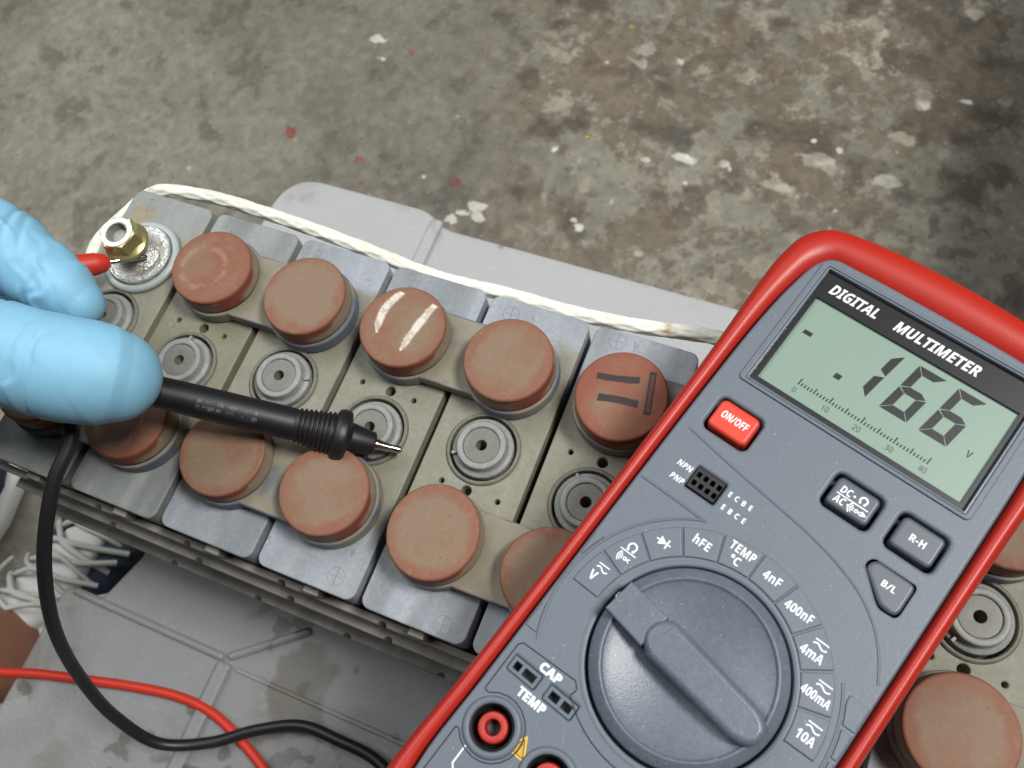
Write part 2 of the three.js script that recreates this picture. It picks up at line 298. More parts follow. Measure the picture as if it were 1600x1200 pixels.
// cap print coordinates: x along the row, y towards the rope side positive
const chalk = (x, y, c, b) => {
  for (const [x0, y0, x1, y1, w, bw] of [[-0.49, -0.34, -0.34, 0.76, 0.12, 0.13], [0.21, -0.58, 0.52, 0.69, 0.11, 0.03]]) {
    const [t, o] = seg(x, y, x0, y0, x1, y1, bw); const ww = w * Math.sqrt(clamp(4 * t * (1.15 - t))) * (0.8 + 0.5 * b);
    if (t > -0.02 && t < 1.02) c = mixc(c, [232, 230, 226], (1 - sm(ww * 0.5, ww * 1.05, Math.abs(o))) * (0.62 + 0.3 * sm(0.35, 0.60, b)));
  } return c;
};
const marker = (x, y, c, b) => {
  const blue = [36, 35, 43];
  for (const [x0, y0, x1, y1, w, bw] of [[-0.62, 0.27, 0.24, 0.43, 0.075, -0.02], [-0.44, -0.18, 0.38, -0.08, 0.085, 0.02]]) {
    const [t, o] = seg(x, y, x0, y0, x1, y1, bw); const d = Math.abs(o) * 1 + (b - 0.5) * 0.03;
    if (t > -0.03 && t < 1.03) c = mixc(c, blue, (1 - sm(w * 0.85, w * 1.05, d)) * (0.72 + 0.28 * b));
  }
  const [t, o] = seg(x, y, 0.49, 0.67, 0.65, -0.20, 0);
  if (t > -0.04 && t < 1.04) { const w = 0.075, d = Math.abs(o); c = mixc(c, blue, 0.9 * (1 - sm(w * 0.9, w * 1.05, d)) * mix(0.45, 1, sm(w * 0.45, w * 0.7, Math.max(d, (Math.abs(t - 0.5) - 0.43) * 0.9)))); }
  return c;
};
const capVariants = [capTexture(610, 0.55, 'ring'), capTexture(631, 0.78), capTexture(652, 1.1), capTexture(673, 0.95), capTexture(694, 0.85)];
const capMat = (map) => mat({ map, color: S(240, 236, 230), roughness: 0.72, bumpMap: rep(grainTex, 0.5), bumpScale: 0.00003 });
const capMats = capVariants.map(capMat), capChalk = capMat(capTexture(715, 0.75, chalk)), capMarker = capMat(capTexture(736, 0.3, marker));
const capSideTex = dataTex(256, 64, (u, v) => { const a = fbm(u, v * 0.25, 4, 4, 760), b = fbm(u, v * 0.25, 28, 3, 761), k = 0.9 + 0.2 * b; let c = mixc([138, 68, 50], [120, 62, 47], b); c = mixc(c, [140, 131, 112], 0.9 * sm(0.44, 0.56, a)); return [c[0] * k, c[1] * k, c[2] * k]; });
const capSide = mat({ map: capSideTex, roughness: 0.7 });
const capTopGeo = planarUV(lathe([[CAPR - 0.0001, -0.0016], [CAPR, -0.0009], [CAPR - 0.0003, -0.0003], [CAPR - 0.0009, 0], [0.010, 0.00003], [0.005, 0.00006], [0, 0.00006]].map((p) => p), 72), 0, 2, -CAPR, CAPR, 2 * CAPR, -2 * CAPR);
const capSideGeo = lathe([[CAPR - 0.0006, LINKH + 0.0002 - CAPTOP], [CAPR + 0.0002, LINKH + 0.0005 - CAPTOP], [CAPR + 0.0003, -0.006], [CAPR, -0.0018], [CAPR - 0.0001, -0.0016]], 72);
function makeCap(i, row, m, label, rot) {
  const t = thing('terminal_cover', label, 'terminal cover', [i * PITCH + (row > 0 ? -0.0008 : 0), LINKH + 0.0002, row > 0 ? 0.0277 : -CAPZ], 'red terminal covers');
  const wob = 1 + 0.02 * Math.sin(i * 3.7 + row * 2); t.scale.set(wob, 1 + 0.05 * Math.sin(i * 5.1 + row), 2 - wob); t.rotation.set(0.012 * Math.sin(i * 2.9 + row), 0, 0.012 * Math.cos(i * 4.3 - row));
  const top = part('cap_top', capTopGeo, m, t, [0, CAPTOP - LINKH - 0.0002, 0]); if (rot) top.rotation.y = rot;
  const side = part('cap_skirt', capSideGeo, capSide, t, [0, CAPTOP - LINKH - 0.0002, 0]); side.rotation.y = 2.0 + 0.5 * Math.sin(i * 2.3 + row);
}
for (let i = 0; i < NC; i++) {
  const nth = ordinal[i] === 'end' ? 'end' : ordinal[i];
  if (i > 0) makeCap(i, -1, i === 3 ? capChalk : i === 5 ? capMarker : capMats[(i * 2 + 3) % 5], i === 3 ? 'red terminal cover with two white chalk strokes' : i === 5 ? 'red terminal cover with three dark marker strokes' : `dusty red terminal cover, rope side, ${nth} cell from the nut`, i === 3 || i === 5 ? 0 : i * 1.1);
  makeCap(i, 1, capMats[(i * 3 + 2) % 5], `dusty red terminal cover, side away from rope, ${nth} cell from the nut`, i * 0.9 + 1);
}

// ------------------------------------------------------------------ bare terminal post with nut on the end cell
{
  const metal = mat({ color: S(206, 206, 200), metalness: 0.75, roughness: 0.42, bumpMap: rep(grainTex, 0.8), bumpScale: 0.0004 });
  const zinc = mat({ color: S(204, 196, 140), metalness: 0.8, roughness: 0.3 }), zincTop = mat({ color: S(206, 214, 194), metalness: 0.75, roughness: 0.35 });
  const t = thing('terminal_post', 'silver terminal disc and threaded post beneath the brass coloured nut', 'terminal post', [0.0005, 0, -0.0283]);
  const ringM = phys({ color: S(190, 198, 196), roughness: 0.35, transmission: 0.35, thickness: 0 });
  part('seal_ring', lathe([[0.0116, 0.0001], [0.0142, 0.0001], [0.0142, 0.0016], [0.0135, 0.0024], [0.0120, 0.0024], [0.0116, 0.0018], [0.0116, 0.0001]], 56), ringM, t);
  part('terminal_disc', lathe([[0, 0.0002], [0.0115, 0.0002], [0.0117, 0.0034], [0.0112, 0.0040], [0.0086, 0.0042], [0.0080, 0.0034], [0.0076, 0.0034], [0.0062, 0.0052], [0.0050, 0.0060], [0.0044, 0.0066], [0, 0.0066]], 56), metal, t);
  part('post', lathe([[0, 0.006], [0.0034, 0.006], [0.0034, 0.0145], [0.0030, 0.0149], [0, 0.0149]], 24), metal, t);
  const nut = thing('flange_nut', 'yellow zinc flange nut on the bare terminal post', 'nut', [0.0005, 0.0106, -0.0283]);
  nut.rotation.set(0, 0.25, 0);
  const hex = new THREE.Shape(); for (let k = 0; k < 6; k++) hex[k ? 'lineTo' : 'moveTo'](0.0067 * Math.cos(k * Math.PI / 3), 0.0067 * Math.sin(k * Math.PI / 3)); hex.closePath(); hex.holes.push(circ(0, 0, 0.0037));
  const hexG = upY(extr(hex, 0.0008, 0.0072, 0.0005, 3, 32)); part('hex_body', hexG, zinc, nut);
  part('top_face', upY(extr((() => { const s = new THREE.Shape(); s.absarc(0, 0, 0.0057, 0, Math.PI * 2); s.holes.push(circ(0, 0, 0.0038)); return s; })(), 0.0070, 0.0075, 0.0002, 2, 40)), zincTop, nut);
  const th = []; for (let k = 0; k < 6; k++) { const g = new THREE.TorusGeometry(0.0036, 0.0003, 6, 32); g.rotateX(Math.PI / 2 + 0.06); g.translate(0, 0.0072 - k * 0.0009, 0); th.push(g); } part('thread', mergeGeometries(th), metal, nut);
  part('flange', lathe([[0.0036, 0], [0.0076, 0], [0.0079, 0.0006], [0.0073, 0.0013], [0.0056, 0.0020]], 48), zinc, nut);
  const w = thing('split_washer', 'split spring washer under the nut', 'washer', [0.0005, 0.0090, -0.0283]);
  const wg = new THREE.TorusGeometry(0.0050, 0.0008, 8, 40, 5.9); wg.rotateX(Math.PI / 2); wg.rotateY(-0.9); part('ring', wg, metal, w);
}

// ------------------------------------------------------------------ ribbed side rail along the pack
{
  const railTex = dataTex(512, 128, (u, v) => { const a = fbm(u, v * 0.25, 10, 4, 810), b = fbm(u, v * 0.25, 60, 3, 811), k = 0.88 + 0.24 * b; let c = mixc([112, 108, 99], [146, 143, 136], a); return [c[0] * k, c[1] * k, c[2] * k]; });
  const m = mat({ map: railTex, roughness: 0.62 });
  const t = thing('side_rail', 'long grey stepped plastic rail along the battery side away from the rope', 'side rail', [0, LID, 0]);
  const L0 = -0.0185, L1 = NC * PITCH - 0.0175, Z0 = CD + 0.0003;
  const ledge = (yb, yt, z0, z1, notchPhase, name) => {
    const s = new THREE.Shape(); s.moveTo(L0, -z0); 
    s.lineTo(L0, -z1);
    for (let i = 0; i < NC; i++) { const x = i * PITCH + notchPhase; s.lineTo(x - 0.0014, -z1); s.absarc(x, -z1, 0.0014, Math.PI, 0, true); }
    s.lineTo(L1, -z1); s.lineTo(L1, -z0); s.closePath();
    const g = upY(extr(s, yb - LID, yt - LID, 0.0003, 1, 10)); planarUV(g, 0, 1, 0, 0, 0.2, 0.05); part(name, g, m, t);
  };
  ledge(-0.022, -0.0125, Z0, 0.0566, 0.0243, 'upper_ledge');
  ledge(-0.044, -0.0245, Z0, 0.0600, 0.0243, 'middle_ledge');
  ledge(LID + 0.0003, -0.047, Z0, 0.0640, 0.0395, 'lower_ledge');
  for (let i = 0; i < NC; i++) { // clips that tie each cell to the rail
    const g = new RoundedBoxGeometry(0.0052, 0.009, 0.0022, 2, 0.0004); g.translate(i * PITCH + 0.001, -0.0105 - LID, Z0 + 0.0008); planarUV(g, 0, 1, 0, 0, 0.2, 0.05); part('clip', g, m, t);
  }
}

// ------------------------------------------------------------------ white braided rope
{
  const pix = [[255, 298], [330, 308], [430, 338], [560, 385], [680, 432], [800, 462], [900, 490], [1000, 510], [1120, 528]];
  const pts = [V(-0.0195, -0.060, 0.030), V(-0.0197, -0.022, 0.006), V(-0.0206, -0.008, -0.012), V(-0.0226, -0.003, -0.029), V(-0.0218, -0.006, -0.043), V(-0.0186, -0.008, -0.0555)];
  for (const [px, py] of pix) { let y = -0.004, p = un(px, py, y); for (let k = 0; k < 60 && p.z > -0.0567; k++) { y -= 0.0005; p = un(px, py, y); } pts.push(p); }
  pts.push(V(0.25, -0.004, -0.062), V(0.33, -0.005, -0.058), V(0.385, -0.007, -0.0575), V(0.3965, -0.012, -0.050), V(0.3975, -0.03, -0.02));
  const curve = new THREE.CatmullRomCurve3(pts, false, 'centripetal'), N = 1400, M = 36, R0 = 0.0023;
  const fr = curve.computeFrenetFrames(N, false), len = curve.getLength(), pos = [], col = [], idx = [], rust = un(1045, 512, -0.004);
  for (let i = 0; i <= N; i++) {
    const c = curve.getPointAt(i / N), s = i / N * len;
    for (let j = 0; j < M; j++) {
      const a = j / M * Math.PI * 2, k = s / 0.013 * Math.PI * 2;
      const A = Math.sin(6 * a + k + 0.6 * Math.sin(s * 300)), B = Math.sin(6 * a - k), wv = Math.sin(2 * k) * 0.5;
      const r = R0 * (1 + 0.085 * Math.max(A + wv * 0.5, B - wv * 0.5) + 0.03 * (hash(i >> 2, j >> 1, 9) - 0.5));
      const d = fr.normals[i].clone().multiplyScalar(Math.cos(a)).addScaledVector(fr.binormals[i], Math.sin(a));
      pos.push(c.x + d.x * r, c.y + d.y * r, c.z + d.z * r);
      const n = 0.9 + 0.12 * hash(i >> 2, j >> 1, 4), q = c.distanceTo(rust), w = 0.75 * (1 - sm(0.001, 0.0042, q + 0.002 * hash(i, j, 3)));
      const gr = vnoise(s * 60, 0, 4096, 8) * 0.1;
      const cc = mixc([0.86 - gr, 0.86 - gr, 0.76 - gr], [0.42, 0.25, 0.09], w); col.push(cc[0] * n, cc[1] * n, cc[2] * n);
      if (i < N) { const p0 = i * M + j, p1 = i * M + (j + 1) % M; idx.push(p0, p1, p0 + M, p1, p1 + M, p0 + M); }
    }
  }
  const g = new THREE.BufferGeometry(); g.setAttribute('position', new THREE.Float32BufferAttribute(pos, 3)); g.setAttribute('color', new THREE.Float32BufferAttribute(col, 3)); g.setIndex(idx); g.computeVertexNormals();
  tag(part('rope', g, mat({ vertexColors: true, roughness: 0.85 }), scene), 'white braided rope tied round the battery cells', 'rope');
}

// ------------------------------------------------------------------ multimeter
// its own frame: u to the right, v towards the display, h up from its back; millimetres in the numbers below
const MB = CAPTOP + 0.0006, ANG = 0.297896, FACE = 36.0;
const meter = thing('multimeter', 'grey digital multimeter in red rubber holster reading minus .166', 'multimeter');
{
  const cs = Math.cos(ANG), sn = Math.sin(ANG), o = V(0.221074, MB, 0.040877);
  meter.matrixAutoUpdate = true;
  const mtx = new THREE.Matrix4().makeBasis(V(cs, 0, sn), V(sn, 0, -cs), V(0, 1, 0)); mtx.setPosition(o);
  mtx.decompose(meter.position, meter.quaternion, meter.scale); meter.scale.set(1, 1, 1);
}
const meterPoint = (u, v, h) => V(u / 1000, v / 1000, h / 1000).applyQuaternion(meter.quaternion).add(meter.position);
const MM = 0.001;
const ex = (shape, h0, h1, bevel = 0, segs = 3, curve = 32, keep = true) => { const g = extr(shape, h0, h1, bevel, segs, curve, keep); g.scale(MM, MM, MM); return g; };
const box = (u0, v0, u1, v1, h0, h1, r = 0.3) => { const g = new RoundedBoxGeometry(u1 - u0, v1 - v0, h1 - h0, 2, r); g.translate((u0 + u1) / 2, (v0 + v1) / 2, (h0 + h1) / 2); g.scale(MM, MM, MM); return g; };
const lath = (pts, u, v, segs = 64) => { const g = lathe(pts, segs); g.rotateX(Math.PI / 2); g.translate(u, v, 0); g.scale(MM, MM, MM); return g; };
const poly = (pts, Cls = THREE.Shape) => { const s = new Cls(); pts.forEach((p, i) => s[i ? 'lineTo' : 'moveTo'](p[0], p[1])); s.closePath(); return s; };
const spl = (pts) => new THREE.Shape(new THREE.CatmullRomCurve3(pts.map((p) => V(p[0], p[1], 0)), true, 'centripetal').getPoints(160).map((p) => new THREE.Vector2(p.x, p.y)));

// --- printed sheet shared by the face, tiles and buttons
const PU0 = -44, PV0 = -74, PW = 88, PH = 192, PK = 2048 / PH;
const ctxOf = (w, h) => { const c = document.createElement('canvas'); c.width = w; c.height = h; return [c, c.getContext('2d')]; };
const canvasTex = (c) => { const t = new THREE.CanvasTexture(c); t.colorSpace = THREE.SRGBColorSpace; t.anisotropy = 8; return t; };
const [pc, px] = ctxOf(Math.round(PW * PK), 2048);
const X = (u) => (u - PU0) * PK, Y = (v) => (PV0 + PH - v) * PK;
function speckle(ctx, w, h, n, r, cols, amax) { const R = rng(r); for (let i = 0; i < n; i++) { ctx.globalAlpha = R() * amax; ctx.fillStyle = cols[i % cols.length]; const s = 1 + R() * 2; ctx.fillRect(R() * w, R() * h, s, s); } ctx.globalAlpha = 1; }
px.fillStyle = 'rgb(99,107,117)'; px.fillRect(0, 0, pc.width, pc.height);
speckle(px, pc.width, pc.height, 60000, 5, ['rgb(122,131,141)', 'rgb(82,89,99)'], 0.4);
speckle(px, pc.width, pc.height, 900, 6, ['rgb(190,192,188)'], 0.7); // lint
{ const r = rng(71); for (let i = 0; i < 70; i++) { const a = r() * pc.width, b = r() * 2048, t = r() * 6.28, L = 8 + r() * 46; px.globalAlpha = 0.12 + 0.25 * r(); px.strokeStyle = r() > 0.4 ? 'rgb(150,156,162)' : 'rgb(72,78,86)'; px.lineWidth = 0.8 + r(); px.beginPath(); px.moveTo(a, b); px.lineTo(a + Math.cos(t) * L, b + Math.sin(t) * L); px.stroke(); } px.globalAlpha = 1; }
const INK = 'rgb(232,236,238)';
function txt(s, u, v, size, o = {}) {
  const c = o.ctx ?? px; c.save(); c.translate(o.X ? o.X(u) : X(u), o.Y ? o.Y(v) : Y(v)); c.rotate(o.rot ?? 0); c.transform(o.sx ?? 1, 0, -(o.skew ?? 0), 1, 0, 0);
  c.font = `${o.w ?? 'bold'} ${size * (o.k ?? PK) * 1.36}px sans-serif`; c.textAlign = o.al ?? 'center'; c.textBaseline = 'middle'; c.fillStyle = o.fill ?? INK; c.fillText(s, 0, 0);
  if (o.fat) { c.strokeStyle = o.fill ?? INK; c.lineWidth = o.fat; c.strokeText(s, 0, 0); } c.restore();
}
const line = (pts, w, col = INK, c = px, close = false, fill = false) => { c.strokeStyle = c.fillStyle = col; c.lineWidth = w * PK; c.lineJoin = 'round'; c.lineCap = 'butt'; c.beginPath(); pts.forEach((p, i) => c[i ? 'lineTo' : 'moveTo'](X(p[0]), Y(p[1]))); if (close) c.closePath(); fill ? c.fill() : c.stroke(); };
const approx = (u, v, w = 3.4) => { line([[u - w / 2, v + 0.75], [u + w / 2, v + 0.75]], 0.32); const p = []; for (let i = 0; i <= 20; i++) { const t = i / 20; p.push([u + (t - 0.5) * w, v - 0.35 + 0.38 * Math.sin(t * Math.PI * 2)]); } line(p, 0.36); };
const omega = (u, v, r, c = px) => { c.strokeStyle = INK; c.lineWidth = 0.45 * PK; c.beginPath(); c.arc(X(u), Y(v), r * PK, Math.PI * 0.68, Math.PI * 2.32); c.stroke(); line([[u - r * 1.05, v - r * 0.95], [u - r * 0.35, v - r * 0.95]], 0.4); line([[u + r * 0.35, v - r * 0.95], [u + r * 1.05, v - r * 0.95]], 0.4); };
const hexBL = [[18.0, 43.9], [19.2, 45.4], [28.6, 45.4], [29.6, 44.4], [29.6, 37.4], [28.6, 36.0], [25.2, 36.0], [23.8, 36.8], [18.0, 42.0]];
const off2 = (pts, d) => { const c = pts.reduce((a, p) => [a[0] + p[0] / pts.length, a[1] + p[1] / pts.length], [0, 0]); return pts.map((p) => { const L = Math.hypot(p[0] - c[0], p[1] - c[1]); return [p[0] + (p[0] - c[0]) / L * d, p[1] + (p[1] - c[1]) / L * d]; }); };
const RC = [-0.6, -0.2]; // centre of the range ring
const ringAt = (deg, r) => [RC[0] + r * Math.cos(deg * Math.PI / 180), RC[1] + r * Math.sin(deg * Math.PI / 180)];
const TA = [...Array(10)].map((_, i) => 170.6 - 17.85 * i);
{
  const at = TA.map((a) => ringAt(a, 28.2));
  txt('V', at[0][0] - 0.6, at[0][1] - 0.6, 2.3, { sx: 0.95 }); approx(at[0][0] + 0.3, at[0][1] + 1.9, 3);
  omega(at[1][0] + 0.2, at[1][1] + 1.7, 1.0); line([[at[1][0] - 2.1, at[1][1] + 0.15], [at[1][0] + 2.1, at[1][1] + 0.15]], 0.3);
  const bz = (u, v, c = px) => { for (const r of [0.6, 1.1, 1.6]) { c.strokeStyle = INK; c.lineWidth = 0.3 * PK; c.beginPath(); c.arc(X(u), Y(v), r * PK, Math.PI * 0.72, Math.PI * 1.28); c.stroke(); } c.beginPath(); c.arc(X(u + 0.35), Y(v), 0.35 * PK, 0, 7); c.stroke(); line([[u + 0.8, v], [u + 1.6, v + 0.45]], 0.28); line([[u + 0.8, v], [u + 1.6, v - 0.45]], 0.28); };
  bz(at[1][0] - 0.1, at[1][1] - 1.5);
  line([[at[2][0] - 1.9, at[2][1]], [at[2][0] + 1.9, at[2][1]]], 0.35); line([[at[2][0] - 1.1, at[2][1] + 1.15], [at[2][0] - 1.1, at[2][1] - 1.15], [at[2][0] + 0.9, at[2][1]]], 0.1, INK, px, true, true); line([[at[2][0] + 0.95, at[2][1] + 1.2], [at[2][0] + 0.95, at[2][1] - 1.2]], 0.4);
  txt('hFE', at[3][0], at[3][1], 2.25, { sx: 0.88 });
  txt('TEMP', at[4][0] + 0.2, at[4][1] + 1.3, 2.2, { sx: 0.84 }); txt('°C', at[4][0] - 0.2, at[4][1] - 1.6, 2.1, { sx: 0.9 });
  txt('4nF', at[5][0], at[5][1], 2.2, { sx: 0.88 }); txt('400nF', at[6][0] + 0.2, at[6][1], 2.2, { sx: 0.82 });
  txt('4mA', at[7][0], at[7][1] - 0.9, 2.2, { sx: 0.84 }); approx(at[7][0] + 0.6, at[7][1] + 1.7);
  txt('400mA', at[8][0] + 0.1, at[8][1] - 0.9, 2.1, { sx: 0.74 }); approx(at[8][0] + 0.5, at[8][1] + 1.7);
  txt('10A', at[9][0], at[9][1] - 1, 2.2, { sx: 0.84 }); approx(at[9][0] + 0.4, at[9][1] + 1.6);
  txt('NPN', -27.2, 38.0, 1.55, { skew: 0.12, sx: 0.9 }); txt('PNP', -27.0, 34.4, 1.55, { skew: 0.12, sx: 0.9 });
  [...'ECBE'].forEach((s, i) => txt(s, -14.8 + i * 1.85, 38.5, 1.45, { sx: 0.85 })); [...'EBCE'].forEach((s, i) => txt(s, -14.4 + i * 1.85, 35.0, 1.45, { sx: 0.85 }));
  txt('CAP', -23.4, -19.5, 2.15, { sx: 1.05, fat: 2 }); txt('TEMP', -23.2, -26.9, 2.1, { sx: 1.0, fat: 2 });
  // warning triangle
  line([[-21.8, -38.0], [-16.6, -38.0], [-19.2, -33.4]], 0.1, 'rgb(206,160,40)', px, true, true); line([[-21.8, -38.0], [-16.6, -38.0], [-19.2, -33.4]], 0.3, 'rgb(226,186,70)', px, true); line([[-21.1, -37.6], [-17.3, -37.6], [-19.2, -34.3]], 0.16, 'rgb(40,34,20)', px, true);
  line([[-19.2, -35.1], [-19.2, -36.6]], 0.38, 'rgb(40,34,20)'); line([[-19.2, -36.9], [-19.2, -37.25]], 0.38, 'rgb(40,34,20)');
  line([[-28.9, -43.4], [-28.9, -48.0], [-26.6, -50.4], [-8, -50.4]], 0.42);
  // button tops are moulded in a darker grey
  px.fillStyle = 'rgb(82,89,98)'; for (const r of [[2.2, 49.1, 14.2, 58.0], [18.4, 49.1, 30.0, 58.4]]) px.fillRect(X(r[0]), Y(r[3]), (r[2] - r[0]) * PK, (r[3] - r[1]) * PK);
  line(off2(hexBL, 0.3), 0.1, 'rgb(82,89,98)', px, true, true);
  // button legends
  txt('ON/OFF', -23.9, 53.6, 1.85, { sx: 0.86, fat: 1.5 });
  txt('DC', 5.9, 54.6, 1.85, { sx: 0.85, skew: 0.08 }); txt('·', 8.0, 54.4, 2.4); omega(10.2, 54.8, 0.85); line([[4.2, 53.2], [12.2, 53.2]], 0.34); txt('AC', 5.7, 51.9, 1.85, { sx: 0.85, skew: 0.08 }); txt('·', 7.8, 51.8, 2.4); bz(9.6, 51.8);
  line([[11.2, 52.6], [12.6, 51.9], [11.2, 51.2]], 0.1, INK, px, true, true);
  txt('R-H', 24.2, 53.8, 1.8, { sx: 1.0 }); txt('B/L', 24.4, 41.3, 1.65, { sx: 1.0 });
}
const printTex = canvasTex(pc);
const faceUV = (g) => planarUV(g, 0, 1, PU0 * MM, PV0 * MM, PW * MM, PH * MM);
const plasticBump = rep(grainTex, 2.6, 5.7);
const greyM = mat({ map: printTex, roughness: 0.5, bumpMap: plasticBump, bumpScale: 0.00003 });
const greyPlain = mat({ color: S(98, 106, 116), roughness: 0.5 });
const wellM = mat({ color: S(58, 62, 70), roughness: 0.65 }), blackM = mat({ color: S(22, 22, 24), roughness: 0.55 });
const redM = mat({ color: S(174, 39, 26), roughness: 0.42, bumpMap: rep(grainTex, 2.6, 5.7), bumpScale: 0.00002 });
// --- red holster
const outerPts = [[-40.2, -60], [-39.6, -30], [-39.3, 0], [-39.4, 36], [-39.9, 66], [-40.8, 88], [-40.7, 98], [-38.9, 106.5], [-34.2, 111.6], [-26, 113.9], [0, 115.6], [26, 113.9], [34.2, 111.6], [38.9, 106.5], [40.7, 98], [40.8, 88], [39.9, 66], [39.4, 36], [39.3, 0], [39.6, -30], [40.2, -60], [38, -69], [28, -72], [0, -72.5], [-28, -72], [-38, -69]].map(([u, v]) => [3.6 + (u - 3.6) * 1.016, -18.7 + (v + 18.7) * 1.030]);
const greyPts = [[-35.2, -52], [-35.2, -30], [-35.2, -6], [-35.2, 25], [-35.0, 60], [-34.4, 82], [-33.2, 94], [-31.4, 102], [-28.6, 105.4], [-22, 106.1], [0, 106.4], [22, 106.0], [29.6, 105.2], [32.6, 102], [34.2, 94], [35.0, 82], [35.2, 60], [35.2, 25], [35.2, -6], [35.2, -30], [35.2, -52], [33, -62], [24, -65], [0, -65.4], [-24, -65], [-33, -62]];
{
  const ring = (pts) => new THREE.CatmullRomCurve3(pts.map((p) => V(p[0], p[1], 0)), true, 'centripetal'), co = ring(outerPts), ci = ring(greyPts), N = 260, K = 16, pos = [], idx = [];
  for (let i = 0; i < N; i++) {
    const o = co.getPoint(i / N), n = ci.getPoint(i / N), row = [];
    row.push([n.x, n.y, 0.6], [o.x * 0.985, o.y * 0.99, 0], [o.x, o.y, 2.2]);
    for (let k = 0; k <= K; k++) { const f = k / K * Math.PI * 0.93, t = (1 - Math.cos(f)) / 2; row.push([o.x + (n.x - o.x) * t, o.y + (n.y - o.y) * t, FACE - 7 + 5.6 * Math.sin(f)]); }
    row.push([n.x, n.y, FACE - 7]);
    for (const p of row) pos.push(p[0] * MM, p[1] * MM, p[2] * MM);
  }
  const M = K + 5; for (let i = 0; i < N; i++) for (let k = 0; k < M; k++) { const a = i * M + k, b = i * M + (k + 1) % M, c = ((i + 1) % N) * M + k, d = ((i + 1) % N) * M + (k + 1) % M; idx.push(a, c, b, b, c, d); }
  const g = new THREE.BufferGeometry(); g.setAttribute('position', new THREE.Float32BufferAttribute(pos, 3)); g.setIndex(idx); g.computeVertexNormals();
  part('holster', faceUV(g), redM, meter);
}
// --- grey body with real openings
const bodyS = spl(greyPts);
const WIN = [-28.6, 65.2, 29.4, 102.9];
const off = off2;
const roundPoly = (pts, r, Cls = THREE.Shape) => { const q = new Cls(), n = pts.length; pts.forEach((p, i) => { const a = pts[(i + n - 1) % n], b = pts[(i + 1) % n], la = Math.hypot(a[0] - p[0], a[1] - p[1]), lb = Math.hypot(b[0] - p[0], b[1] - p[1]), ra = Math.min(r, la * 0.45) / la, rb = Math.min(r, lb * 0.45) / lb; q[i ? 'lineTo' : 'moveTo'](p[0] + (a[0] - p[0]) * ra, p[1] + (a[1] - p[1]) * ra); q.quadraticCurveTo(p[0], p[1], p[0] + (b[0] - p[0]) * rb, p[1] + (b[1] - p[1]) * rb); }); q.closePath(); return q; };
const wells = [[-30.1, 48.8, -17.9, 58.4], [2.0, 48.9, 14.4, 58.2], [18.2, 48.9, 30.2, 58.6]];
const jacks = [[-26.6, -36.8], [-10.4, -37.4], [5.8, -37.4], [22.4, -36.8]];
const slots = [[-32.0, -24.9, -24.4, -21.3], [-21.7, -25.0, -14.1, -21.4]];
{
  const holes = [rrect(...WIN, 0.8, THREE.Path), ...wells.map((w) => rrect(...w, 1.8, THREE.Path)), roundPoly(off(hexBL, 1.0), 1.3, THREE.Path), rrect(-24.6, 34.0, -16.6, 40.0, 0.4, THREE.Path), circ(RC[0] + 0.5, RC[1] + 0.2, 22.5), ...jacks.map((j) => circ(j[0], j[1], 5.0)), ...slots.map((s) => rrect(...s, 0.3, THREE.Path))];
  const top = bodyS.clone(); top.holes.push(...holes);
  part('face_plate', faceUV(ex(top, FACE - 5, FACE, 0.9, 4, 40)), greyM, meter);
  const g = ex(spl(greyPts.map(([u, v]) => [u * 0.995, v * 0.997])), 3, FACE - 5.05, 0.4, 1, 20); part('rear_body', g, wellM, meter);
}
